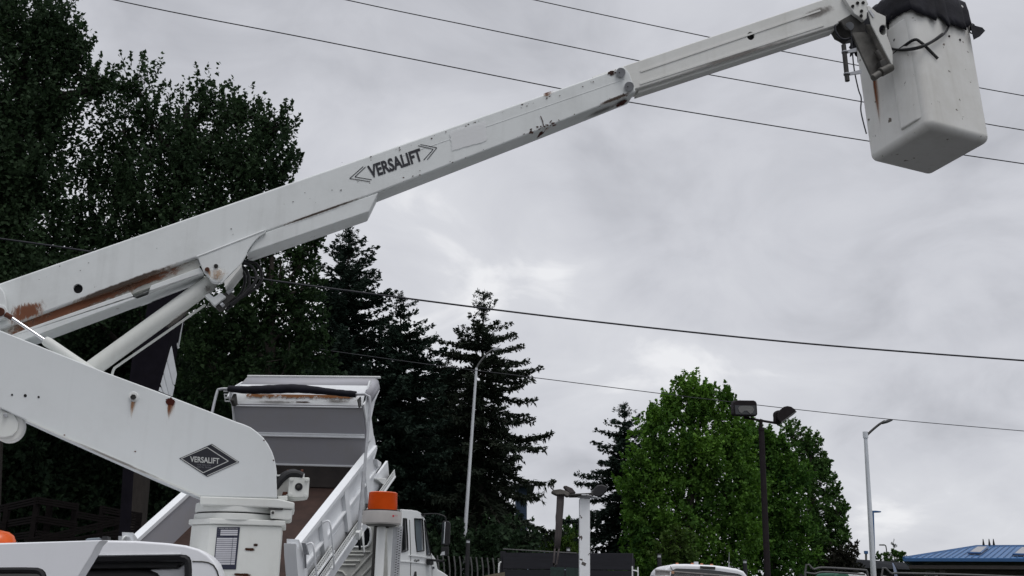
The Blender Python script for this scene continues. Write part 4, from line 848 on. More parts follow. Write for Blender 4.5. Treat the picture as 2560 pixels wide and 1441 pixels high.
MB().prism(CSd.poly([(1022, 1388), (1050, 1391), (1076, 1396), (1076, 1397), (1050, 1393), (1022, 1390)], .004), HR * .012).build('body_crease', M['dcab'], dump)
MB().prism(CSd.poly([(1036, 1429), (1039, 1429), (1040, 1448), (1033, 1448)], .004), HR * .02).build('door_handle', M['black'], dump, bevel=.01)
lettering('door_lettering', 'Eagle', CSd.at(1035, 1404.5, .008), CSd.at(1048, 1403, .008), CSd.at(1036.5, 1399, .008), M['ink'], dump, HR * .002, .03)
MB().prism(CSd.poly([(1066, 1398), (1076, 1399.5), (1076, 1412), (1069, 1413), (1066, 1410)], .02), HR * .06).build('mirror_mount', M['black'], dump)
m0 = CSd.at(1072, 1400, .05); mc = at(1114, 1335, m0[1] - .05)
MB().tube([m0, np.array([mc[0] - .02, mc[1], m0[2] - .02]), mc + ZZ * (m0[2] - mc[2])], .02, 8).build('mirror_arm', M['black'], dump)
MB().tube(catmull([CSd.at(1058, 1286, .02), at(1090, 1285, mc[1]), at(1112, 1292, mc[1]), at(1115, 1305, mc[1])]), .012, 6).build('mirror_arm', M['black'], dump)
MY = lambda pts, d=0: [at(x, y, mc[1] + d) for x, y in pts]
mr = MB().prism(MY([(1105, 1306), (1108, 1302), (1122, 1303), (1126, 1308), (1124, 1361), (1120, 1365), (1104, 1364), (1102, 1360)]), np.array([0, .13, 0])).build('mirror', M['black'], dump, bevel=.02)
MB().prism(MY([(1107, 1307), (1114, 1306), (1111, 1360), (1105, 1360)], -.008), np.array([0, .01, 0])).build('mirror_face', M['mirror'], mr)
MB().prism(MY([(1112, 1305), (1114, 1305), (1110.5, 1359), (1109, 1359)], -.012), np.array([0, .006, 0])).build('mirror_trim', M['chrome'], mr)
m2_ = MB().prism(MY([(1103, 1367), (1122, 1367), (1121, 1388), (1114, 1390), (1100, 1390), (1102, 1380)], .0), np.array([0, .1, 0])).build('convex_mirror', M['black'], dump, bevel=.01)
MB().prism(MY([(1105, 1380), (1112, 1379), (1112, 1388), (1100, 1389)], -.01), np.array([0, .01, 0])).build('convex_mirror_face', M['signwhite'], m2_)
ex0 = V(.72, 0, .25); MB().tube(catmull([np.array([ex0[0], ex0[1], 1.2]), np.array([ex0[0], ex0[1], ctop + .1]), np.array([ex0[0], ex0[1], ctop + .25]) , np.array([ex0[0] + .02, ex0[1] - .02, ctop + .36]) + HR * .02, np.array([ex0[0], ex0[1], ctop + .45]) + HR * .10]), .075, 16).build('exhaust_stack', M['darkmetal'], dump)

# ------------------------------------------------------------------ vegetation
def quads_mesh(name, V4, tone, mat, parent):
    """many four-cornered leaves as one mesh; V4 (n,4,3) world, tone (n,)"""
    off = np.zeros(3); q = parent
    while q is not None: off += np.array(q.location); q = q.parent
    n = len(V4); me = bpy.data.meshes.new(name)
    me.vertices.add(n * 4); me.vertices.foreach_set('co', (V4 - off).astype(np.float32).ravel())
    me.loops.add(n * 4); me.loops.foreach_set('vertex_index', np.arange(n * 4, dtype=np.int32))
    me.polygons.add(n); me.polygons.foreach_set('loop_start', np.arange(0, n * 4, 4, dtype=np.int32))
    me.update(calc_edges=True)
    a = me.attributes.new('tone', 'FLOAT', 'FACE'); a.data.foreach_set('value', np.clip(tone, 0, 1).astype(np.float32))
    me.materials.append(mat); o = bpy.data.objects.new(name, me); COL.objects.link(o); o.parent = parent
    return o
def unit(a): return a / np.maximum(np.linalg.norm(a, axis=-1, keepdims=True), 1e-9)
def leaves_at(r, c, d, ln, wd):
    """diamond leaves at centres c pointing along d"""
    n = len(c); d = unit(d); s = unit(np.cross(d, r.normal(0, 1, (n, 3)))); L = ln[:, None] / 2; Wd = wd[:, None] / 2
    nr = np.cross(d, s); cup = nr * (Wd * .35)
    return np.stack([c - d * L, c + s * Wd + cup - d * L * .15, c + d * L, c - s * Wd + cup - d * L * .15], 1)
def lobe_tree(name, label, Y, lobes, mat, bark, seed, trunk_px, leaf=.15, per=26, dens=1.0, plume=(.5, 1.0), up=.55, cat='tree', group=None, yspread=1.0, tone=(.15, .75), trunk_r=.2, limbs=True, sprout=1.25, clumps=8, slim=.27):
    r = np.random.default_rng(seed)
    C = []; Rr = []
    for l in lobes:
        px, py, rp = l[:3]; dy = l[3] if len(l) > 3 else 0
        c = at(px, py, Y + dy); C.append(c); Rr.append(rp * np.linalg.norm(c - CAM) / FPX)
    C = np.array(C); Rr = np.array(Rr)
    tx = at(trunk_px, 1441, Y); base = np.array([tx[0], Y, 0.0])
    t = thing(name, base, label, cat, group)
    # plume anchors spread through each lobe, mostly near its outside
    PA = []; PD = []; PT = []; PL = []
    for c, R in zip(C, Rr):
        n = max(8, int(dens * 60 * R ** 2 * (1.0 if R > 1 else 1.4) / (leaf / .15) ** 1.2))
        ns_ = int(6 + clumps * R * R); sv = unit(r.normal(0, 1, (ns_, 3)) + np.array([0, -.25, .15])) * (R * r.uniform(.45, 1.0, ns_) ** .6)[:, None]
        pick = r.integers(0, ns_, n); off_ = sv[pick] + r.normal(0, 1, (n, 3)) * (.12 * R + .07)
        inner = r.uniform(0, 1, n) < .22; off_[inner] = unit(r.normal(0, 1, (int(inner.sum()), 3))) * (R * r.uniform(.1, .85, int(inner.sum())))[:, None]
        dv = unit(off_); p = c + off_ * np.array([1, .8, 1]); ct_ = r.uniform(0, 1, ns_)[pick]
        dirv = unit(dv * (1 - up) + np.array([0, 0, up]) + r.normal(0, .22, (n, 3)))
        clump = r.uniform(0, 1)
        if sprout:
            ns = int(4 + 8 * R); da = unit(r.normal(0, 1, (ns, 3)) + np.array([0, 0, .8])); p = np.concatenate([p, c + da * R * np.array([1, .8, 1]) * .95]); dv = np.concatenate([dv, da])
            dirv = np.concatenate([dirv, unit(da * .35 + np.array([0, 0, .8]) + r.normal(0, .15, (ns, 3)))]); n += ns
        pl_ = r.uniform(plume[0], plume[1], n) * min(1, .45 + R * .4)
        if sprout: pl_[-ns:] *= sprout
        PA.append(p); PD.append(dirv); PL.append(pl_)
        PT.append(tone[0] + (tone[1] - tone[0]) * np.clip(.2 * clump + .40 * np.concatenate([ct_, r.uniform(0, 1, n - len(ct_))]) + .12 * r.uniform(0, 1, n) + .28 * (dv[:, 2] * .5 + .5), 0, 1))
    PA = np.concatenate(PA); PD = np.concatenate(PD); PL = np.concatenate(PL); PT = np.concatenate(PT)
    n = len(PA); m = per
    s = r.uniform(0, 1, (n, m)); wid = (slim * np.minimum(PL, 1.1) + .03)[:, None] * (1.05 - s) ** .7
    jit = np.clip(r.normal(0, .5, (n, m, 3)), -.85, .85) * wid[..., None]
    c = PA[:, None, :] + PD[:, None, :] * (PL[:, None] * (s - .35))[..., None] + jit
    d = unit(PD[:, None, :] * .4 + unit(jit) * .9 + r.normal(0, .45, (n, m, 3)) - np.array([0, 0, .25]))
    ln = leaf * r.uniform(.65, 1.25, n * m); tn = (PT[:, None] + r.normal(0, .07, (n, m))).ravel()
    V4 = leaves_at(r, c.reshape(-1, 3), d.reshape(-1, 3), ln, ln * r.uniform(.5, .75, n * m))
    quads_mesh('crown', V4, tn, mat, t)
    # trunk and limbs
    ztop = float(np.max(C[:, 2])); cx = float(np.average(C[:, 0], weights=Rr)); cy = Y
    mb = MB(); path = [base + np.array([(cx - base[0]) * f + .12 * math.sin(5 * f + seed), .1 * math.sin(4 * f), ztop * f]) for f in np.linspace(0, .97, 9)]
    mb.tube(path, [trunk_r * (1.15 - f) + .02 for f in np.linspace(0, 1, 9)], 9)
    tr = mb.build('trunk', bark, t, ang=60)
    if limbs:
        for c, R in zip(C, Rr):
            f = np.clip((c[2] - R * 1.2) / ztop, .12, .85); i = f / .97 * 8; k = int(i); a = np.array(path[k]) * (1 - (i - k)) + np.array(path[min(8, k + 1)]) * (i - k)
            mid_ = (a + c) / 2 + np.array([0, 0, -.15 * R]) + r.normal(0, .08, 3)
            lr = trunk_r * .38 * min(1, .5 + R * .3)
            MB().tube(catmull([a, mid_, c, c + np.array([0, 0, R * .55])], 3), list(np.linspace(lr, lr * .25, 10)), 6).build('limb', bark, tr)
            near = np.argsort(np.linalg.norm(PA - c, axis=1))[:60]
            tw = MB()
            for j in r.choice(near, min(9, len(near)), replace=False): tw.tube([c + (PA[j] - c) * .1, (c + PA[j]) / 2 + r.normal(0, .05, 3), PA[j] + PD[j] * PL[j] * .4], [lr * .3, lr * .2, .006], 4, cap=False)
            o = tw.build('twigs', bark, tr, smooth=False, recalc=False); o['kind'] = 'stuff'
    return t
def conifer(name, label, Y, profile, mat, bark, seed, apex, base_px, droop=1.0, group=None, whorl=.31, rag=.35, nb=(5, 8), lean=0, hang=1.0, minpy=None):
    """profile: (py, half width px) pairs down the tree"""
    r = np.random.default_rng(seed)
    A = at(apex[0], apex[1], Y); Bp = at(base_px, 1441, Y); base = np.array([Bp[0], Y, 0.0]); H = A[2]
    t = thing(name, base, label, 'conifer', group)
    zs = np.array([at(apex[0], p[0], Y)[2] for p in profile]); ws = np.array([p[1] * np.linalg.norm(at(apex[0], p[0], Y) - CAM) / FPX for p in profile])
    o_ = np.argsort(zs); zs = zs[o_]; ws = ws[o_]
    axis = lambda z: base * (1 - z / H) + np.array([A[0], A[1], 0]) * (z / H) + np.array([0, 0, z])
    MB().tube([axis(z) for z in np.linspace(0, H, 8)], list(np.linspace(.05 + H * .014, .008, 8)), 8).build('trunk', bark, t)
    cs, ds, lns, wds, tns = [], [], [], [], []; stems = MB()
    z = max(.6, zs[0] - .5)
    while z < H - .05:
        w = float(np.interp(z, zs, ws)); f = z / H
        k = r.integers(nb[0], nb[1] + 1) if w > .25 else 4
        az0 = r.uniform(0, 6.28)
        for b in range(k):
            az = az0 + b * 6.283 / k + r.normal(0, .22); Lb = w * (1 + r.normal(0, rag * .6)); Lb = np.clip(Lb, .12, w * 1.35)
            if r.uniform() < .08: Lb *= 1.25
            el = (1 - f) * -.36 * droop + (f ** 3) * .55 + r.normal(0, .09)
            zz = z + r.uniform(-.15, .15); p0 = axis(zz); h = np.array([math.cos(az), math.sin(az), 0])
            nS = max(3, int(Lb / .16)); ss = np.linspace(.08, 1, nS)
            curve = np.array([p0 + h * (Lb * s) + np.array([0, 0, Lb * (math.sin(el) * s - .22 * droop * (1 - f) * math.sin(s * 2.6) + max(0, .20 - .14 * droop) * s * s * s)]) for s in ss])
            if Lb > .5: stems.tube([p0] + list(curve[::2]) , list(np.linspace(.018 + .012 * Lb, .004, len(curve[::2]) + 1)), 4, cap=False)
            side = np.array([-math.sin(az), math.cos(az), 0]); bt = r.uniform(.1, .9)
            for s, p in zip(ss, curve):
                tl = (.16 + .34 * Lb * (1 - s) ** .8 * .55) * r.uniform(.7, 1.25); tl = min(tl, .75) * float(np.clip(w / .8, .26, 1))
                for sg in (-1, 1):
                    for q in range(3):
                        dirv = unit(h * r.uniform(.35, .95) + side * sg * r.uniform(.4, 1.0) + np.array([0, 0, -.25 * droop * (1 - f) - .05 + r.normal(0, .18) + .3 * f]))
                        cs.append(p + dirv * tl * .5 + r.normal(0, .03, 3)); ds.append(dirv); lns.append(tl); wds.append(.085 + .03 * r.uniform()); tns.append(bt * .5 + .45 * r.uniform())
                nh = 2 if hang > .5 else 1
                for q in range(nh):      # hanging sprays under the branch
                    hl = r.uniform(.15, .5) * hang * (1.1 - f) * min(1, Lb); dirv = unit(np.array([r.normal(0, .3), r.normal(0, .3), -1]) + h * .3)
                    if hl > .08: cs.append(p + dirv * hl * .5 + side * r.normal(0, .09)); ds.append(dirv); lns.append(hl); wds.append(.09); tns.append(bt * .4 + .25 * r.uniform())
            cs.append(curve[-1] + h * .06); ds.append(unit(h + np.array([0, 0, .3]))); lns.append(.22); wds.append(.06); tns.append(bt)
        z += whorl * r.uniform(.75, 1.2) * (.55 if w < .35 else 1)
    top = axis(H); cs.append(top); ds.append(np.array([0, 0, 1.0])); lns.append(.5); wds.append(.05); tns.append(.5)
    cs = np.array(cs); ds = np.array(ds); lns = np.array(lns); wds = np.array(wds); tns = np.array(tns)
    # each spray: three jagged slivers so that edges read as needles
    n = len(cs); all_, at_ = [], []
    for q in range(3):
        c = cs + unit(r.normal(0, 1, (n, 3))) * (.03 + .025 * q); d = unit(ds + r.normal(0, .28, (n, 3)))
        all_.append(leaves_at(r, c, d, lns * r.uniform(.5, 1.0, n), wds * r.uniform(.5, 1.0, n))); at_.append(tns + r.normal(0, .08, n))
    quads_mesh('crown', np.concatenate(all_), np.concatenate(at_), mat, t)
    if stems.v:
        o = stems.build('branches', bark, t, smooth=False, recalc=False); o['kind'] = 'stuff'
    return t

GB = 'tall broadleaf trees at the left'
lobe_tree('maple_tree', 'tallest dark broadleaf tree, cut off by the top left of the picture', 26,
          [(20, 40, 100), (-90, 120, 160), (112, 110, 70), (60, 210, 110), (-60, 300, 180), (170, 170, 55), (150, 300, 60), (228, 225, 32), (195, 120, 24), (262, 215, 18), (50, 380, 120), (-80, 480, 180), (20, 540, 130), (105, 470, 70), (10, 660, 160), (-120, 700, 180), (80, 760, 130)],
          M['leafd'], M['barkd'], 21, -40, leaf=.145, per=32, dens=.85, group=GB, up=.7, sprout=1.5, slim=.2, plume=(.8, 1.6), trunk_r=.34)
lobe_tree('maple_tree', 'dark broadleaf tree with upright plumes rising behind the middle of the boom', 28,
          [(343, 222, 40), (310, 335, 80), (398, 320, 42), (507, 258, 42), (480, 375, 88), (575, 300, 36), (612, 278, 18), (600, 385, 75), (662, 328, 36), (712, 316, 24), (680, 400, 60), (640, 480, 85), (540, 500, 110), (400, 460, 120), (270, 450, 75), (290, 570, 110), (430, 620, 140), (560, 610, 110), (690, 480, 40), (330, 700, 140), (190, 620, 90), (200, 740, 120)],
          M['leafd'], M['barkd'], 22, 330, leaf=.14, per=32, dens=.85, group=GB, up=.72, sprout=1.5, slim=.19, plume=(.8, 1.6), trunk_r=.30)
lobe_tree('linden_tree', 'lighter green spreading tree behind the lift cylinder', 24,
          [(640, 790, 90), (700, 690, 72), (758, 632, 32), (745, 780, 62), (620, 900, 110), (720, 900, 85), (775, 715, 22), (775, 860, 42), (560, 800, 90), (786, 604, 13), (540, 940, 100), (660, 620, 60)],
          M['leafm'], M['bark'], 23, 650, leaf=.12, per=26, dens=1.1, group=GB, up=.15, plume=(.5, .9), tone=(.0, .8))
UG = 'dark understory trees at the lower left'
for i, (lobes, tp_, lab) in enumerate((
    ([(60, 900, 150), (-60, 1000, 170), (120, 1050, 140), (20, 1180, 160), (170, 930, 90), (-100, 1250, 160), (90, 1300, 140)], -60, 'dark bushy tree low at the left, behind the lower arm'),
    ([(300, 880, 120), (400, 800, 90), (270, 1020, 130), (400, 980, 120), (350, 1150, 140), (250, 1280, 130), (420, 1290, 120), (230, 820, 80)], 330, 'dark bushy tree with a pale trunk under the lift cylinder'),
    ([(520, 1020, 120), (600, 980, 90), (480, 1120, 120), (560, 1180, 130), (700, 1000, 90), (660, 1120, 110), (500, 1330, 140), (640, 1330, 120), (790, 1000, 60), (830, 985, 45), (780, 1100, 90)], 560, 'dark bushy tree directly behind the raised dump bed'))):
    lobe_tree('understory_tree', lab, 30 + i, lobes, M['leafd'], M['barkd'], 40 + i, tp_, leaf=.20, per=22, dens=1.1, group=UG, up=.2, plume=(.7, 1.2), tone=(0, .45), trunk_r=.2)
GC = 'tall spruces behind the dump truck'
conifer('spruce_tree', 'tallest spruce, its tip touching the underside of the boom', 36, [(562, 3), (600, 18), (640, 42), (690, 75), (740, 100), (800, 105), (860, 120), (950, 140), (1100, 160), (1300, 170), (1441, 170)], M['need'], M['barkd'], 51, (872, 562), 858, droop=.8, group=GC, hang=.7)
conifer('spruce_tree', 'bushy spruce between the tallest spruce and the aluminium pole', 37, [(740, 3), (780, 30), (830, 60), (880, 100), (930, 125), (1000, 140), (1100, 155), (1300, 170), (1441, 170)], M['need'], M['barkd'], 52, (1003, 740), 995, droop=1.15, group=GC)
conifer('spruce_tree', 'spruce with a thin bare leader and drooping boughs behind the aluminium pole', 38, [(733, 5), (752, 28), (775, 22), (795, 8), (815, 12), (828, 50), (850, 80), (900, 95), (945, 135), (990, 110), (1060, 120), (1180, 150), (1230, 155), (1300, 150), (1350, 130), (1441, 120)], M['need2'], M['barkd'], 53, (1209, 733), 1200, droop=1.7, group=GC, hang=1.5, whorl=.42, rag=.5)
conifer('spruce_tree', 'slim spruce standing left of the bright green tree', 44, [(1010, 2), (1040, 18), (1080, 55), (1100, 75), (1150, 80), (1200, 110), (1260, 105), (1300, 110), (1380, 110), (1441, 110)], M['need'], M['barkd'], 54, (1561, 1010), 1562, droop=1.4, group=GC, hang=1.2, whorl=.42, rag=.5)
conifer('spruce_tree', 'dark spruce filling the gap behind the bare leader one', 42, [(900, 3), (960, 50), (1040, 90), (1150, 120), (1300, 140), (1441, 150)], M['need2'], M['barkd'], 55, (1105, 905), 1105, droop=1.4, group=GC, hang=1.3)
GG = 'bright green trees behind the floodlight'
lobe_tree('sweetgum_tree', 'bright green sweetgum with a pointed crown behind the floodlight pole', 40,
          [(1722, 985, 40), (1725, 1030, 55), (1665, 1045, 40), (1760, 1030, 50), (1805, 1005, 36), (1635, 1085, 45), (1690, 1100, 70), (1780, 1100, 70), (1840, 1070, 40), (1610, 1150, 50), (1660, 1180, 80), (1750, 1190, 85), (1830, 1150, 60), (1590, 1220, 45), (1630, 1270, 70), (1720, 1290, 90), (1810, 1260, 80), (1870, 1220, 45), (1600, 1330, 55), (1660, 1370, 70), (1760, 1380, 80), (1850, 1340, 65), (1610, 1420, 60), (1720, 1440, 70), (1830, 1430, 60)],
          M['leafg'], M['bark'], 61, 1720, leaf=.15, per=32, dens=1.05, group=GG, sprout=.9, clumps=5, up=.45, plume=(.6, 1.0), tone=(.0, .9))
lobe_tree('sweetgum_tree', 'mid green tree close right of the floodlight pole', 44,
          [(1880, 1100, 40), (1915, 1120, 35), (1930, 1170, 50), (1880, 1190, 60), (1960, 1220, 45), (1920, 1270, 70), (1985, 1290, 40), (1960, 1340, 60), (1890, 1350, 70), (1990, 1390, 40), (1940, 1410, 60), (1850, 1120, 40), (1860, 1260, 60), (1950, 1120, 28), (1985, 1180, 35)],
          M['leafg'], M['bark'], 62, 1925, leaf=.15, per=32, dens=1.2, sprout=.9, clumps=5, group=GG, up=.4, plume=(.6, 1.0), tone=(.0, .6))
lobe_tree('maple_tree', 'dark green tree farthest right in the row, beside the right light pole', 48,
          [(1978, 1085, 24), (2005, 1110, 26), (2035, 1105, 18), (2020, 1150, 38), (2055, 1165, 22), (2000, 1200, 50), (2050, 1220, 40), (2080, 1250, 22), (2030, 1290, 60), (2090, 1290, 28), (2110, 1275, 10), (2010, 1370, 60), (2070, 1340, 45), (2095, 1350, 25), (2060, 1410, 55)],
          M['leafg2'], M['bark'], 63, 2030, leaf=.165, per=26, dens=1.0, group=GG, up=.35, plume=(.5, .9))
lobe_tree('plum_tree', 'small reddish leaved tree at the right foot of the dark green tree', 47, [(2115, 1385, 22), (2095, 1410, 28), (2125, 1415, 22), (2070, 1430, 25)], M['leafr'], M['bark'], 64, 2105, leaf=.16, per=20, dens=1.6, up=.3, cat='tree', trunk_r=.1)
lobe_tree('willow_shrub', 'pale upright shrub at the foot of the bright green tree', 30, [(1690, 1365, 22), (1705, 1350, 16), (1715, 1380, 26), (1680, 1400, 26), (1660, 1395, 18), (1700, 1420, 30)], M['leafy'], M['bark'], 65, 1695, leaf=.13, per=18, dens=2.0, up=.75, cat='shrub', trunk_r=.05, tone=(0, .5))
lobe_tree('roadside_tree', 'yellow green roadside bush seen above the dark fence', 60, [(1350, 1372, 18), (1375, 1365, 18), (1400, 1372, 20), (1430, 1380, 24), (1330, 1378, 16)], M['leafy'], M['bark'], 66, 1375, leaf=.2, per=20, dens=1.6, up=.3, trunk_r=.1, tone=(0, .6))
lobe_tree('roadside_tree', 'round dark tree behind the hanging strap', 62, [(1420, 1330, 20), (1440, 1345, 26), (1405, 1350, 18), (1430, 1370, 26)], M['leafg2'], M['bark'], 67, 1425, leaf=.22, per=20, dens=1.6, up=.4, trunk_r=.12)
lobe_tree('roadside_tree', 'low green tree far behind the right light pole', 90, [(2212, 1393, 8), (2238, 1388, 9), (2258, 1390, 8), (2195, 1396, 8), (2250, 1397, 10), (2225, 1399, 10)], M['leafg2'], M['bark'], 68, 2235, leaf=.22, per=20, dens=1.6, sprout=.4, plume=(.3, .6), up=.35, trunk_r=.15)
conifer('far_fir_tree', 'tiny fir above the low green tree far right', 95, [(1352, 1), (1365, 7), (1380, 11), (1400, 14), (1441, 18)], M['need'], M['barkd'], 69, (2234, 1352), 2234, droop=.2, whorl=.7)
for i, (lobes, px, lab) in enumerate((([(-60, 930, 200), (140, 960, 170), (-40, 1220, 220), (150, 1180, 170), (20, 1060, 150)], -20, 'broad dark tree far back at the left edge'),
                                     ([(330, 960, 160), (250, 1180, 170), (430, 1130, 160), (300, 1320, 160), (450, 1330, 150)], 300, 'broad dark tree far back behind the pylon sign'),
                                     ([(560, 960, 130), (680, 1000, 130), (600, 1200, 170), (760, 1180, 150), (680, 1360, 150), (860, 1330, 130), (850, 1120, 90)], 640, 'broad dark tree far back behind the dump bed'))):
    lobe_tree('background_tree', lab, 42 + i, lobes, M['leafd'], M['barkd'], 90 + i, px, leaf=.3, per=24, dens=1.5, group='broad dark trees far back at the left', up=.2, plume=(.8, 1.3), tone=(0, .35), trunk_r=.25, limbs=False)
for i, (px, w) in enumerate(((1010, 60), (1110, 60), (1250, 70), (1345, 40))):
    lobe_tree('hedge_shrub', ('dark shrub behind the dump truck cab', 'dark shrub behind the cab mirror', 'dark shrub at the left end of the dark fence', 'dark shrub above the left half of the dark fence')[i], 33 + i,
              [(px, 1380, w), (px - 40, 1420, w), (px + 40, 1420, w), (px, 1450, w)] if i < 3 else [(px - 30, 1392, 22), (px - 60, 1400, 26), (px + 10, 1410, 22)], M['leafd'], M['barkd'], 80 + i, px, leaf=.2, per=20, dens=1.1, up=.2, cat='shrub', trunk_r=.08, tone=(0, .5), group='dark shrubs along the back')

# ------------------------------------------------------------------ lamps, poles, wires
def pole_thing(name, label, top, bot, Y, r0, r1, mat, cat, group=None):
    a, b = at(top[0], top[1], Y), at(bot[0], bot[1], Y); d = a - b; gz = b - d * (b[2] / d[2])
    t = thing(name, gz, label, cat, group)
    MB().tube([gz, a], [r0, r1], 16).build('pole', mat, t)
    MB().tube([gz, gz + ZZ * .25], r0 * 1.6, 12).build('base', mat, t, bevel=.01)
    return t, gz, a
t, gz, a = pole_thing('street_lamp', 'tall thin aluminium street lamp in front of the spruces', (1191, 920), (1155, 1441), 34, .078, .042, M['alu'], 'street lamp', 'aluminium street lamps')
MB().tube(catmull([at(1190.5, 926, 34), at(1196, 912, 34), at(1214, 889, 34), at(1232, 874, 34), at(1241, 871, 34)]), [.03] * 25, 8).build('lamp_arm', M['iron'], t)
MB().prism([at(x, y, 33.9) for x, y in ((1230, 875), (1236, 869), (1248, 868), (1256, 871), (1254, 874), (1244, 875), (1236, 878))], np.array([0, .25, 0])).build('lamp_head', M['greymetal'], t, bevel=.03)
for f, m in ((.35, M['darkmetal']), (.12, M['darkmetal'])):
    p = gz + (a - gz) * (f * .6); MB().tube([p, p + (a - gz) * .008], .10, 12).build('pole_band', m, t)
t, gz, a = pole_thing('street_lamp', 'aluminium street lamp with a curved arm at the right', (2163.5, 1088), (2184, 1441), 44, .13, .075, M['alu'], 'street lamp', 'aluminium street lamps')
MB().tube(catmull([at(2163, 1093, 44), at(2176, 1080, 44), at(2196, 1063, 44), at(2212, 1053, 44)]), .05, 8).build('lamp_arm', M['darkmetal'], t)
MB().prism([at(x, y, 43.8) for x, y in ((2208, 1056), (2216, 1050), (2228, 1047), (2235, 1050), (2228, 1054), (2216, 1057))], np.array([0, .5, 0])).build('lamp_head', M['iron'], t, bevel=.05)
p = at(2163.5, 1087, 44); MB().tube([p - ZZ * .15, p + ZZ * .12], .11, 12).build('pole_cap', M['alu'], t)
t, gz, a = pole_thing('street_lamp', 'small blue lamp post beside the right aluminium lamp', (2182.5, 1278), (2187.5, 1441), 58, .05, .05, M['bluetrim'], 'street lamp')
MB().prism([at(x, y, 58) for x, y in ((2180, 1277), (2190, 1277), (2203, 1278.5), (2203, 1281), (2192, 1281.5), (2181, 1281))], np.array([0, .3, 0])).build('lamp_head', M['bluetrim'], t)
t, gz, a = pole_thing('floodlight_pole', 'brown pole carrying two floodlights before the green trees', (1903, 1070), (1919, 1441), 22, .072, .058, M['bronze'], 'floodlight')
MB().tube([at(1902.5, 1072, 22), at(1902, 1049, 22)], .038, 14).build('pole_neck', M['bronze'], t)
MB().tube([at(1903, 1071, 22), at(1903.3, 1078, 22)], .066, 14).build('pole_collar', M['bronze'], t, bevel=.01)
MB().tube([at(1863, 1044.5, 22), at(1902, 1052, 22), at(1941, 1058.5, 22)], .026, 8).build('cross_arm', M['bronze'], t)
MB().tube([at(1864, 1047, 22), at(1864.5, 1038, 22)], .04, 10).build('head_knuckle', M['bronze'], t)
hd1 = MB().prism([at(x, y, 21.8) for x, y in ((1834, 1009), (1836, 1004), (1841, 1001), (1885, 1001.5), (1890, 1004), (1892.5, 1009), (1894, 1036), (1890, 1041.5), (1839, 1039.5), (1835, 1035))], np.array([0, .32, .04])).build('floodlight_head', M['bronze'], t, bevel=.03, seg=3)
MB().prism([at(x, y, 21.78) for x, y in ((1837, 1013.5), (1889, 1014), (1890, 1037), (1839, 1036))], np.array([0, .01, 0])).build('lamp_glass', M['glass'], hd1)
MB().prism([at(x, y, 21.76) for x, y in ((1845, 1021), (1849, 1016), (1858, 1015), (1874, 1015), (1882, 1017), (1885.5, 1024), (1882, 1032), (1876, 1035), (1867, 1027), (1861, 1027.5), (1854, 1033.5), (1848, 1029))], np.array([0, .01, 0])).build('reflector', plain('floodlight_reflector', (.14, .14, .135), .5, var=.3, scale=30), hd1)
hd2 = MB().prism([at(x, y, 21.85) for x, y in ((1953, 1058), (1946, 1050), (1943, 1043), (1945, 1034), (1951, 1024), (1960, 1017), (1969, 1015), (1979, 1017), (1987, 1023), (1992, 1029.5))], np.array([.03, .42, .0])).build('floodlight_head', M['bronze'], t, bevel=.02, seg=2)
MB().prism([at(x, y, 21.84) for x, y in ((1953, 1058.5), (1992, 1030), (1990, 1028), (1953, 1055))], np.array([.03, .42, 0])).build('lamp_rim', M['iron'], hd2)
MB().tube(catmull([at(1938, 1057, 22), at(1938.5, 1046, 22), at(1938, 1036, 22), at(1944, 1032, 22), at(1952, 1031, 22)]), .045, 10).build('head_bracket', M['bronze'], t)
t, gz, a = pole_thing('street_lamp', 'tiny far cobra street lamp above the low tree', (2216, 1372), (2219, 1441), 110, .08, .06, M['iron'], 'street lamp')
MB().tube(catmull([at(2216, 1373, 110), at(2214, 1365, 110), at(2209, 1362.5, 110), at(2204, 1363, 110)]), .06, 6).build('lamp_arm', M['iron'], t)
MB().box(at(2205, 1363, 110), (.5, 0, 0), (0, .3, 0), (0, 0, .12)).build('lamp_head', M['iron'], t)
t, gz, a = pole_thing('pole_sign', 'far blue sign on a pole left of the right light pole', (2165, 1384), (2166, 1441), 80, .08, .08, M['iron'], 'sign')
MB().box(at(2165, 1381.5, 80), (.25, 0, 0), (0, .25, 0), (0, 0, .22)).build('sign_panel', M['bluetrim'], t, bevel=.02)
for px, py, lab in ((1170, 1354, 'slim black path light right of the aluminium pole'), (1420.5, 1374, 'slim black path light behind the hanging strap'), (1648, 1390, 'slim black path light left of the white cab roof'), (1862, 1404.5, 'slim black path light right of the white cab roof')):
    c = at(px, py, 25); t = thing('path_light', (c[0], c[1], 0), lab, 'path light', 'black path lights with white tops')
    MB().tube([(c[0], c[1], 0), (c[0], c[1], c[2] - .035)], .05, 10).build('post', M['black'], t)
    MB().tube([c - ZZ * .035, c + ZZ * .02], .042, 12).build('lamp_diffuser', M['signwhite'], t)
    MB().tube([c + ZZ * .02, c + ZZ * .05], .055, 12).build('cap', M['black'], t)
def wire(label, pts, Y0, Y1, r):
    P = [np.array(p, float) for p in pts]; n = len(P)
    W3 = [at(p[0], p[1], Y0 + (Y1 - Y0) * (p[0] - P[0][0]) / (P[-1][0] - P[0][0])) for p in P]
    o = MB().tube(catmull(W3, 8), r, 8).build('power_line', M['wire'], None, base=W3[0]); tag(o, label, 'power line', 'overhead lines')
wire('lowest of the three upper lines, passing behind the middle of the boom', [(-400, -160), (285, 0), (800, 102), (1400, 222), (1575, 256), (2170, 353), (2410, 388), (2560, 410), (3000, 475)], 17, 19, .011)
wire('middle one of the three upper lines, meeting the bucket halfway up', [(200, -150), (865, 0), (1200, 70), (1600, 153), (1750, 183), (2150, 254), (2470, 311), (2560, 326), (3000, 400)], 18, 20, .0105)
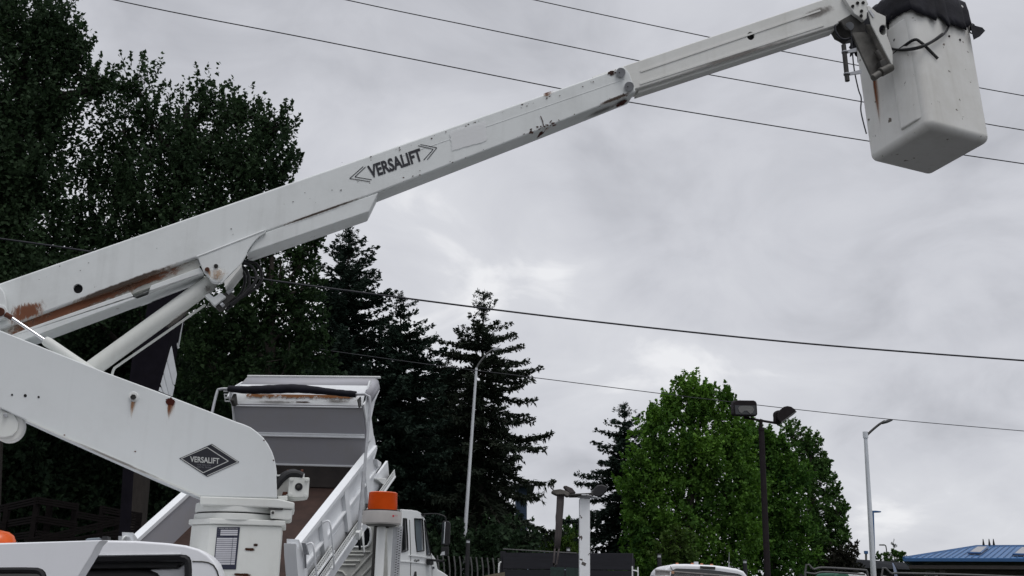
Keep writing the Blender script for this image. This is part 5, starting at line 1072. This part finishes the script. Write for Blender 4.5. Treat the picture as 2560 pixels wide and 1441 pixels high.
wire('topmost line, crossing just under the boom tip', [(600, -165), (1335, 0), (1785, 96), (1920, 122), (2140, 163), (2460, 222), (2560, 240), (3000, 320)], 19, 21, .0105)
wire('thick cable sagging across the picture in front of the trees', [(-500, 530), (0, 597), (215, 628), (600, 690), (960, 739), (1430, 798), (2000, 858), (2560, 902), (3000, 934)], 20, 22, .019)
wire('thin low line reaching the right lamp head', [(-200, 735), (460, 826), (800, 874), (1090, 914), (1300, 940), (1690, 989), (2000, 1025), (2240, 1050), (2560, 1078), (3000, 1114)], 28, 36, .012)

# ------------------------------------------------------------------ left background: sign and timber railing
GS = at(360, 900, 19)
sign = thing('pylon_sign', (GS[0], GS[1], 0), 'leaning dark pylon sign with white slatted side panel', 'sign')
SY = 19.0
MB().prism([at(x, y, SY) for x, y in ((395, 650), (462, 650), (452, 724), (436, 800), (422, 851), (396, 985), (392, 1020), (316, 1020), (318, 985), (330, 890), (362, 795), (375, 720))], np.array([0, .6, 0])).build('cabinet', M['signdark'], sign, bevel=.02)
_s0, _s1 = at(330, 1015, SY + .3), at(322, 1441, SY + .3)
MB().tube([rz(_s1, 0), _s0], .10, 10).build('sign_post', M['signdark'], sign)
for pts in (((422, 850), (437.6, 935), (432.8, 961), (414, 886)), ((412.6, 891), (431.4, 967), (426.5, 990), (423, 988.5), (407.6, 927.5)), ((405.6, 933), (420.6, 987.5), (409, 983), (401.2, 960.5)), ((399, 968), (405.4, 981.3), (396.5, 977.6))):
    MB().prism([at(x, y, SY - .02 + .25 * (x - 396) / 40) for x, y in pts], np.array([.02, .05, 0])).build('white_slat', M['signwhite'], sign)
MB().prism([at(x, y, SY + .5) for x, y in ((452, 700), (466, 700), (457, 800), (445, 872), (434, 815))], np.array([0, .05, 0])).build('side_panel', M['signgreen'], sign)
for a, b in (((434, 815), (445, 872)), ((457, 800), (445, 872))):
    MB().tube([at(*a, SY + .48), at(*b, SY + .48)], .015, 6).build('panel_edge', M['signwhite'], sign)
FYn, FYf = 21.0, 25.0
fc_ = at(95, 1248, FYn)
fen = thing('timber_railing', (fc_[0], fc_[1], 0), 'dark timber railing with two wings at the lower left', 'fence')
def rail(p0, y0, p1, y1):
    for k in range(3):
        o = 6.5 * k; a, b = at(p0[0], p0[1] + o, y0), at(p1[0], p1[1] + o * .9, y1)
        d = b - a; L = np.linalg.norm(d); d = d / L; s = nrm(np.cross(d, ZZ))
        MB().box((a + b) / 2, d * L, s * .045, ZZ * .038).build('rail', M['timber'], fen)
for dy in (0, 46, 84):
    rail((95, 1245 + dy), FYn, (-150, 1300 + dy * .7), FYf); rail((95, 1245 + dy), FYn, (192, 1262 + dy), FYn + .9)
rail((190, 1280), FYn + 1, (258, 1293), FYn + 1.8); rail((258, 1268), FYn + 1.8, (350, 1285), FYn + 2.6); rail((258, 1290), FYn + 1.8, (350, 1305), FYn + 2.6)
rail((60, 1352), FYn - .3, (350, 1286), FYn + 1.0); rail((120, 1358), FYn - .3, (350, 1318), FYn + 1.0)
for px, py, Y in ((95, 1245, FYn), (20, 1262, FYn + 1), (190, 1258, FYn + .9), (126, 1255, FYn + .4), (258, 1265, FYn + 1.8), (298, 1276, FYn + 2.1), (349, 1282, FYn + 2.6)):
    c = at(px, py, Y + .08); MB().aabb(c[0] - .05, c[0] + .05, c[1] - .05, c[1] + .05, 0, c[2]).build('rail_post', M['timber'], fen)

# ------------------------------------------------------------------ dark fence, iron fence, white post with strap
df0, df1 = at(1258, 1375, 20), at(1581, 1394, 19)
dfe = thing('board_fence', (df0[0], df0[1], 0), 'charcoal board fence between the spruces and the white post', 'fence')
dv = nrm([df1[0] - df0[0], df1[1] - df0[1], 0]); dn = np.array([-dv[1], dv[0], 0]); Ln = np.linalg.norm((df1 - df0)[:2]); topz = df0[2]; tz1 = df1[2]
for k in range(8):
    z0 = k * .3; zt = min(topz, z0 + .288)
    if z0 > topz: break
    a = np.array([df0[0], df0[1], 0]); b = np.array([df1[0], df1[1], 0]); tA = zt; tB = min(zt, tz1) if k == int(topz / .3) else zt
    MB().prism([a + ZZ * z0, b + ZZ * z0, b + ZZ * tB, a + ZZ * tA], dn * (.05 + .008 * (k % 2))).build('board', M['fence'], dfe, bevel=.004)
for f in (0.0, .36, .61, 1.0): p = df0 * (1 - f) + df1 * f; MB().aabb(p[0] - .05, p[0] + .05, p[1] + .07, p[1] + .17, 0, (topz * (1 - f) + tz1 * f) + (.0 if f < .9 else .0) - .02).build('fence_post', M['fence'], dfe)
MB().tube([df0 + ZZ * .015, df0 * .42 + df1 * .58 + ZZ * .015], .012, 6).build('top_wire', M['iron'], dfe)
MB().prism([at(x, y, 18.9 + 0) for x, y in ((1376, 1418), (1411, 1419), (1411, 1480), (1376, 1480))], np.array([0, .03, 0])).build('mesh_panel', M['mesh'], dfe)
MB().prism([at(x, y, 18.9 + 0) for x, y in ((1415, 1419), (1448, 1421), (1448, 1480), (1415, 1480))], np.array([0, .03, 0])).build('mesh_panel', M['mesh'], dfe)
i0 = at(1165, 1400, 27)
irf = thing('iron_fence', (i0[0], i0[1], 0), 'iron fence of bent grey pickets behind the white truck cab', 'fence')
for k in range(13):
    px = 1079 + k * 13.9; Y = 27 - k * .12; o = 2.2 + k * .65
    pts = [at(px + 0, 1386 + o, Y), at(px + 1.5, 1397 + o, Y), at(px + 3.2, 1410 + o, Y), at(px + 3.6, 1422 + o, Y), at(px + 3.4, 1441 + o, Y)]
    pts.append(np.array([pts[-1][0], pts[-1][1], 0])); MB().tube(catmull(pts, 4), .02, 6).build('picket', M['iron'], irf)
for zz in (1.0, 1.9): a, b = at(1079, 1441, 27), at(1250, 1441, 25.4); MB().tube([rz(a, zz), rz(b, zz)], .025, 6).build('rail', M['darkmetal'], irf)
for pts, Y, nm, lab in ((((1246.5, 1436), (1248, 1416), (1249.5, 1408), (1253.5, 1405)), 19.5, 'vent_pipe', 'thin white hooked pipe at the left end of the dark fence'),):
    P = [at(x, y, Y) for x, y in pts]; P = [np.array([P[0][0], P[0][1], 0])] + P
    o = MB().tube(catmull(P, 5), .013, 8).build(nm, M['white'], None, base=P[0]); tag(o, lab, 'pipe')
P = [at(x, y, 18.5) for x, y in ((1581, 1441), (1581.5, 1428), (1584, 1427), (1591, 1428), (1594.5, 1432), (1595, 1441))]
P = [rz(P[0], 0)] + P + [rz(P[-1], 0)]
hr = MB().tube(catmull(P, 4), .012, 8).build('handrail', M['white'], None, base=P[0]); tag(hr, 'small white hoop handrail at the right end of the dark fence', 'handrail')
PY = 13.0
pp = at(1462, 1250, PY); post = thing('steel_post', (pp[0], pp[1], 0), 'chipped white steel post with a flat top plate', 'post')
x0 = at(1449, 1300, PY)[0]; x1 = at(1475, 1300, PY)[0]; zt = at(1462, 1247, PY)[2]
MB().aabb(x0, x1, PY, PY + (x1 - x0), 0, zt).build('square_tube', M['post'], post, bevel=.008)
zp = lambda y: at(1462, y, PY)[2]
MB().prism([at(1425, 1239.5, PY + .05), at(1470, 1238, PY - .12), at(1499, 1246, PY + .10), at(1452, 1247, PY + .30)], ZZ * .012).build('top_plate', M['post'], post)
for pts in (((1449 + 7, 1404), (1466, 1409), (1463, 1416), (1453, 1411)),): MB().prism([at(x, y, PY - .002) for x, y in pts], np.array([0, .002, 0])).build('bare_patch', M['wood'], post)
wb = thing('wooden_board', at(1395, 1235, PY), 'splintered grey board with dark flap lying across the post top', 'board')
MB().prism([at(x, y, PY - .02) for x, y in ((1379, 1228), (1384, 1225), (1401, 1223), (1415, 1227), (1424, 1233), (1424, 1240), (1418, 1241), (1411, 1236), (1392, 1237), (1381, 1231.5))], np.array([0, .22, .0])).build('plank_end', M['wood'], wb, bevel=.006)
MB().prism([at(x, y, PY + .0) for x, y in ((1409, 1215), (1416, 1214.5), (1431, 1221), (1440, 1232), (1424, 1234), (1417, 1226))], np.array([0, .2, 0])).build('raised_flap', M['strap'], wb, bevel=.008)
MB().prism([at(x, y, PY - .06) for x, y in ((1424, 1235), (1475, 1232.5), (1482, 1230), (1484, 1240), (1470, 1239), (1426, 1239.5))], np.array([0, .3, 0])).build('dark_board', M['darkmetal'], wb, bevel=.006)
MB().prism([at(x, y, PY + .05) for x, y in ((1472, 1234), (1480, 1230), (1486, 1220), (1494, 1213), (1506, 1211.5), (1517, 1216), (1518, 1228), (1506, 1240), (1495, 1244))], np.array([0, .25, 0])).build('rolled_pad', M['black'], wb, bevel=.02)
stp = thing('webbing_strap', at(1400, 1240, PY), 'grey webbing strap hanging in a long loop left of the white post', 'strap')
def ribbon(pl, pr, th): 
    mb = MB(); n = len(pl)
    A = [at(x, y, PY + .03) for x, y in pl]; Bq = [at(x, y, PY + .03) for x, y in pr]
    for i in range(n - 1): mb.quad(A[i], Bq[i], Bq[i + 1], A[i + 1])
    o = mb.build('strap_band', M['strap'], stp, recalc=False, weld=True, ang=80); s_ = o.modifiers.new('thickness', 'SOLIDIFY'); s_.thickness = th
ribbon([(1392, 1238), (1391, 1262), (1389.5, 1280), (1390, 1287), (1388, 1292), (1389, 1310), (1387, 1340), (1385, 1372)], [(1410.5, 1239), (1409, 1262), (1407.5, 1285), (1406.5, 1310), (1404, 1340), (1398.5, 1372)], .012) if False else None
L1 = [(1392, 1238), (1391, 1262), (1390, 1281), (1388.5, 1292), (1389, 1310), (1387, 1340), (1385, 1372), (1383, 1395)]
R1 = [(1410.5, 1239), (1409.5, 1262), (1408, 1281), (1407, 1292), (1406, 1310), (1404, 1340), (1400, 1372), (1396, 1395)]
ribbon(L1[:7], R1[:7], .012)
mid_ = [((l[0] + r_[0]) / 2, l[1]) for l, r_ in zip(L1, R1)]
ribbon([(1385, 1371), (1383, 1395), (1381.5, 1408), (1383, 1415)], [(1389, 1371), (1387.5, 1395), (1386, 1408), (1386.5, 1413)], .012)
ribbon([(1395.5, 1371), (1391.5, 1395), (1390, 1408), (1386.5, 1413)], [(1400, 1371), (1396, 1395), (1394, 1410), (1389, 1418)], .012)
ribbon([(1382, 1408), (1384, 1416), (1389, 1418.5)], [(1386.5, 1408), (1387, 1412.5), (1389, 1413.5)], .012)
rw_ = at(1235, 1435, 17); bk_ = MB().prism([at(1203, 1441.5, 17), at(1240, 1434, 17), at(1262, 1430.5, 17), at(1262, 1500, 17), at(1203, 1500, 17)], np.array([0, .4, 0])).build('earth_bank', plain('dry_earth', (.16, .14, .10), .95, var=.4, scale=14, bump=.4), None, base=(rw_[0], rw_[1], 0)); tag(bk_, kind='structure')

# ------------------------------------------------------------------ cars and the flatbed at the lower middle
c0 = at(1765, 1430, 19)
wc_ = thing('pickup_cab', (c0[0], c0[1], 0), 'white pickup cab seen from behind with roof marker lights', 'pickup truck')
CY = 19.0
ol = [(1655, 1441), (1660, 1427), (1667, 1419), (1677, 1412.8), (1686, 1410.6), (1718, 1410.4), (1784, 1413.6), (1815, 1417.5), (1844, 1422.5), (1860, 1429), (1869, 1441), (1876, 1470), (1880, 1600), (1648, 1600), (1650, 1470)]
MB().prism([at(x, y, CY) for x, y in ol], np.array([0, 1.7, 0])).build('cab_body', M['cabw'], wc_, bevel=.05, seg=3)
MB().prism([at(x, y, CY - .012) for x, y in ((1680, 1428), (1684, 1424.5), (1690, 1421.6), (1750, 1423.4), (1800, 1428), (1844, 1434.6), (1854, 1438.5), (1860, 1446), (1862, 1480), (1676, 1480), (1677, 1440))], np.array([0, .03, 0])).build('rear_window', M['glass'], wc_)
MB().prism([at(x, y, CY - .02) for x, y in ((1750.7, 1415.4), (1788.3, 1417.6), (1788.5, 1424), (1751, 1422))], np.array([0, .03, 0])).build('brake_light', M['darkmetal'], wc_)
MB().tube([at(1676, 1416, CY - .01), at(1682, 1427, CY - .01)], .006, 6).build('panel_seam', M['darkmetal'], wc_)
for x, y in ((1692.8, 1410.2), (1730.5, 1410.2), (1754, 1411.4), (1778.7, 1413)): MB().box(at(x, y, CY + .25), (.045, 0, 0), (0, .08, 0), (0, 0, .03)).build('marker_light', plain('marker_lens', (.55, .22, .12), .4), wc_, bevel=.008)
MB().box(at(1740, 1408.5, CY + .6), (.07, 0, 0), (0, .1, 0), (0, 0, .05)).build('roof_box', M['signwhite'], wc_)
MB().tube([at(1822, 1418, CY + .6), at(1822.5, 1405, CY + .6), at(1823, 1381, CY + .6)], [.012, .005, .003], 6).build('antenna', M['greymetal'], wc_)
FY = 16.0
f0 = at(1740, 1436, FY); flb = thing('flatbed_rack', (f0[0], f0[1], 0), 'weathered flatbed rack with mesh panel below the white cab', 'truck rack')
def flat(nm, pts, mat, d=.04, off=0): return MB().prism([at(x, y, FY + off) for x, y in pts], np.array([0, d, 0])).build(nm, mat, flb)
flat('top_rail', [(1637.5, 1423.8), (1678, 1427), (1757, 1433.2), (1850, 1440.8), (1850, 1443.5), (1757, 1436), (1678, 1430), (1637.5, 1426.5)], M['rack'], .06)
for x0_, x1_ in ((1638.5, 1650), (1651, 1662.5), (1663.5, 1675)): flat('board', [(x0_, 1427.2), (x1_, 1428.3), (x1_, 1440), (x0_, 1438)], M['rack'], .03, .02)
flat('corner_lamp', [(1679, 1428), (1685.5, 1428.5), (1685.5, 1435), (1679, 1434.5)], plain('faded_marker', (.45, .25, .15), .6), .03, -.01)
flat('rack_post', [(1751, 1434), (1758, 1434.5), (1758, 1470), (1751, 1470)], M['rack'], .05, .01)
flat('deck', [(1634, 1438.5), (1676, 1441.5), (1676, 1446), (1634, 1443)], M['signwhite'], .3, -.05)
flat('bed_side', [(1634, 1443), (1850, 1455), (1850, 1490), (1634, 1485)], M['darkmetal'], .3, 0)
hs = []
for i in range(11):
    for j in range(3):
        cx_, cy_ = 1689 + i * 5.6 + (2.8 if j % 2 else 0), 1434.2 + j * 3.2 + (1689 + i * 5.6 - 1689) * .075
        hs.append([at(cx_ - 2.2, cy_, FY + .03), at(cx_, cy_ - 1.2, FY + .03), at(cx_ + 2.2, cy_, FY + .03), at(cx_, cy_ + 1.2, FY + .03)])
MB().prism([at(x, y, FY + .03) for x, y in ((1686, 1429), (1752, 1434.5), (1752, 1450), (1686, 1446))], np.array([0, .01, 0]), holes=hs).build('mesh_panel', M['rack'], flb, smooth=False)
for i, (pts, lab) in enumerate(((((2013, 1431), (2035, 1424), (2055, 1419.5), (2110, 1422), (2160, 1425.5), (2167, 1428), (2170, 1441)), 'dark pipe rack rail in front of the right light pole'),
                            (((2204, 1439), (2230, 1435), (2248, 1433.5), (2400, 1437), (2560, 1443)), 'dark pipe rack rail under the grey building'))):
    P = [at(x, y, 24) for x, y in pts]; t = thing('pipe_rack', rz(P[0], 0), lab, 'truck rack', 'dark pipe racks')
    MB().tube(catmull([rz(P[0], 0)] + P, 4), .022, 8).build('rail', M['iron'], t)
    P2 = [at(x + 2, y + (11 if k < 5 else 6) - (10 if k == 0 else 0) , 24.3) for k, (x, y) in enumerate(pts)]
    MB().tube(catmull(P2[:5], 4), .02, 8).build('lower_rail', M['iron'], t)
def tiny_car(px, py, Y, mat, lab, wpx):
    c = at(px, py, Y); t = thing('parked_car', rz(c, 0), lab, 'car', 'cars glimpsed at the lower right'); s = wpx * Y / FPX
    MB().prism([c + np.array([-.5 * s, 0, -.12]), c + np.array([-.4 * s, 0, -.02]), c + np.array([-.2 * s, 0, .03]), c + np.array([.2 * s, 0, .03]), c + np.array([.4 * s, 0, -.02]), c + np.array([.5 * s, 0, -.12]), c + np.array([.62 * s, 0, -.7]), c + np.array([-.62 * s, 0, -.7])], np.array([0, 1.8, 0])).build('cabin', mat, t, bevel=.05)
    z = c[2]; MB().aabb(c[0] - s * .9, c[0] + s * .9, Y - .1, Y + 1.9, .3, max(.5, z - .65)).build('body', mat, t, bevel=.08)
    MB().prism([c + np.array([-.45 * s, -.01, -.18]), c + np.array([.45 * s, -.01, -.18]), c + np.array([.55 * s, -.01, -.6]), c + np.array([-.55 * s, -.01, -.6])], np.array([0, .03, 0])).build('window', M['glass'], t)
    for sx in (-.6, .6): MB().tube([(c[0] + sx * s, Y - .12, .32), (c[0] + sx * s, Y + .1, .32)], .32, 16).build('wheel', M['black'], t)
tiny_car(2106, 1434, 27, M['gcar'], 'green vehicle roof under the left pipe rack', 40)
tiny_car(2156, 1435, 29, M['ocar'], 'white vehicle roof at the right end of the left pipe rack', 26)

# ------------------------------------------------------------------ buildings
HYp = 32.0
e0 = at(2259.5, 1395.5, HYp); ed = np.array([math.cos(math.radians(30)), -math.sin(math.radians(30)), 0]); en = np.array([-ed[1], ed[0], 0]); ez = e0[2]; _pk = at(2440, 1366.5, HYp + 3.4); WD = 2 * ((_pk - e0) @ en); ELn = 8.0
rdg_h = _pk[2] - ez
bl = thing('blue_roof_building', rz(e0 + ed * 6 + en * 4, 0), 'brown building under a blue standing seam hip roof', 'building')
Rf = lambda u, v: e0 + ed * u + en * v + ZZ * 0
A0 = rz(e0, ez)
rid = lambda u: A0 + ed * u + en * (WD / 2) + ZZ * rdg_h
# find ridge start so that it matches the photo's hip peak
hipu = float((_pk - e0) @ ed)
step = .17; k = 0; u = 0.0
while u < ELn - .01:
    ua, ub = u, min(ELn, u + step)
    fa, fb_ = min(1, ua / hipu), min(1, ub / hipu)
    P = [A0 + ed * ua, A0 + ed * ub, A0 + ed * ub + en * (WD / 2) * fb_ + ZZ * rdg_h * fb_, A0 + ed * ua + en * (WD / 2) * fa + ZZ * rdg_h * fa]
    pts = P if fa > 0 else P[:3]
    MB().prism(pts, -ZZ * .04).build('roof_panel', M['blueroof'], bl, smooth=False)
    MB().tube([P[1] + ZZ * .02, P[2] + ZZ * .02], .012, 4).build('roof_seam', M['bluetrim'], bl)
    u += step
BKL = A0 + nrm([A0[0] + 1.2, A0[1], 0]) * WD / float(nrm([A0[0] + 1.2, A0[1], 0]) @ en)      # the end wall is not square to the front
MB().prism([A0, BKL, A0 + ed * hipu + en * (WD / 2) + ZZ * rdg_h], -ZZ * .04).build('roof_hip', M['blueroof'], bl, smooth=False)
MB().prism([BKL, A0 + en * WD + ed * ELn, rid(ELn), rid(hipu)], -ZZ * .04).build('roof_back', M['blueroof'], bl, smooth=False)
MB().tube([rid(hipu), rid(ELn)], .05, 6).build('ridge_cap', M['bluetrim'], bl); MB().tube([A0, rid(hipu)], .045, 6).build('hip_cap', M['bluetrim'], bl)
MB().box(A0 + ed * ELn / 2 - ZZ * .06, ed * ELn, en * .05, ZZ * .07).build('eave_gutter', M['bluetrim'], bl)
MB().box((A0 + BKL) / 2 - ZZ * .06, ed * .05, BKL - A0, ZZ * .07).build('eave_gutter', M['bluetrim'], bl)
MB().prism([A0 + ed * .1 + en * .1 - ZZ * .3, A0 + ed * ELn + en * .1 - ZZ * .3, A0 + ed * ELn + en * (WD - .1) - ZZ * .3, BKL + ed * .1 - en * .1 - ZZ * .3], ZZ * .1).build('soffit', M['wallbrown'], bl)
MB().prism([A0 + ed * 1.0 + en * 1.2 - ZZ * ez, A0 + ed * ELn + en * 1.2 - ZZ * ez, A0 + ed * ELn + en * (WD - 1) - ZZ * ez, BKL + ed * 1.0 - en * 1.0 - ZZ * ez], ZZ * (ez - .31)).build('wall', M['wallbrown'], bl)
for uu in (2.2, 4.4, 6.3): MB().box(A0 + ed * uu + en * 1.3 - ZZ * (.9 + .5), ed * 1.5, en * .1, ZZ * 1.3).build('window', M['glass'], bl)
for uu in (1.0, 3.3, 5.4, 7.5): MB().box(A0 + ed * uu + en * .4 + ZZ * (-.3 - (ez - .3) / 2), ed * .16, en * .16, ZZ * (ez - .3)).build('porch_post', M['wallbrown'], bl)
RPl = Plane(A0, np.cross(ed, nrm(en * WD / 2 + ZZ * rdg_h)))
for pts in (((2444, 1372.5), (2471, 1372.5), (2451.5, 1389), (2421, 1388)), ((2555, 1374), (2584, 1375), (2562, 1393), (2534, 1392))):
    q = [RPl.at(x, y) for x, y in pts]; sk = MB().prism([p + RPl.n * 0 + ZZ * .02 for p in q], ZZ * .06).build('skylight', M['skylight'], bl)
    for a, b in zip(q, q[1:] + q[:1]): MB().tube([a + ZZ * .07, b + ZZ * .07], .03, 4).build('skylight_frame', M['bluetrim'], sk)
for px in (2474, 2489, 2500):
    p = at(px, 1369, HYp + WD / 2); p = rid((p - A0) @ ed); MB().tube([p, p + ZZ * .12, p + ZZ * .24], [.05, .03, .012], 6).build('ridge_vent', M['black'], bl)
MB().prism([at(x, y, HYp + 2.2) for x, y in ((2316, 1428), (2334, 1416), (2338, 1416), (2338, 1450), (2316, 1450))], np.array([0, .1, 0])).build('white_gable_end', M['signwhite'], bl)
g0 = at(2140, 1400, 50); gb_ = thing('grey_building', rz(g0, 0), 'low grey flat roofed building behind the right light pole', 'building')
MB().prism([at(2120, 1397, 50), at(2318, 1410.5, 49), at(2312, 1426, 49), at(2120, 1418, 50)], np.array([0, 10, 0])).build('fascia', M['greybld'], gb_)
w_ = MB().prism([at(2122, 1418, 50.6), at(2306, 1426, 49.6), rz(at(2306, 1426, 49.6), 0), rz(at(2122, 1418, 50.6), 0)], np.array([0, 9, 0])).build('wall', M['darkbld'], gb_)
p = at(2302, 1414, 48.8); MB().aabb(p[0] - .09, p[0] + .09, p[1] - .09, p[1] + .09, 0, p[2]).build('porch_post', M['darkmetal'], gb_)
h0 = at(1312, 1212, 52); hb = thing('blue_house', rz(h0, 0), 'blue walled tower peeping out behind the drooping spruce', 'building')
MB().prism([at(x, y, 52) for x, y in ((1290, 1214), (1317, 1214), (1318, 1441), (1290, 1441))], np.array([0, 5, 0])).build('wall', plain('blue_siding', (.05, .08, .14), .7, var=.1, stretch=(1, 1, 8)), hb)
MB().prism([at(x, y, 51.2) for x, y in ((1285, 1209), (1322, 1210), (1338, 1212.5), (1322, 1215), (1285, 1214))], np.array([0, 6.5, 0])).build('roof', M['darkbld'], hb)
fl_ = at(2237, 1430, 34); ff = thing('feather_flag', rz(at(2243, 1441, 34), 0), 'blue and white feather flag before the grey building', 'flag')
MB().prism([at(x, y, 34) for x, y in ((2230.5, 1407), (2234, 1409), (2239, 1419), (2242.5, 1430), (2243.5, 1441), (2245, 1470), (2238, 1470), (2236.5, 1441), (2233.5, 1422))], np.array([0, .015, 0])).build('banner', M['flag'], ff)
MB().tube(catmull([rz(at(2246, 1441, 34.02), 0), at(2244.5, 1441, 34.02), at(2242, 1424, 34.02), at(2237, 1412, 34.02), at(2230.5, 1406.5, 34.02)]), .012, 6).build('flag_pole', M['black'], ff)
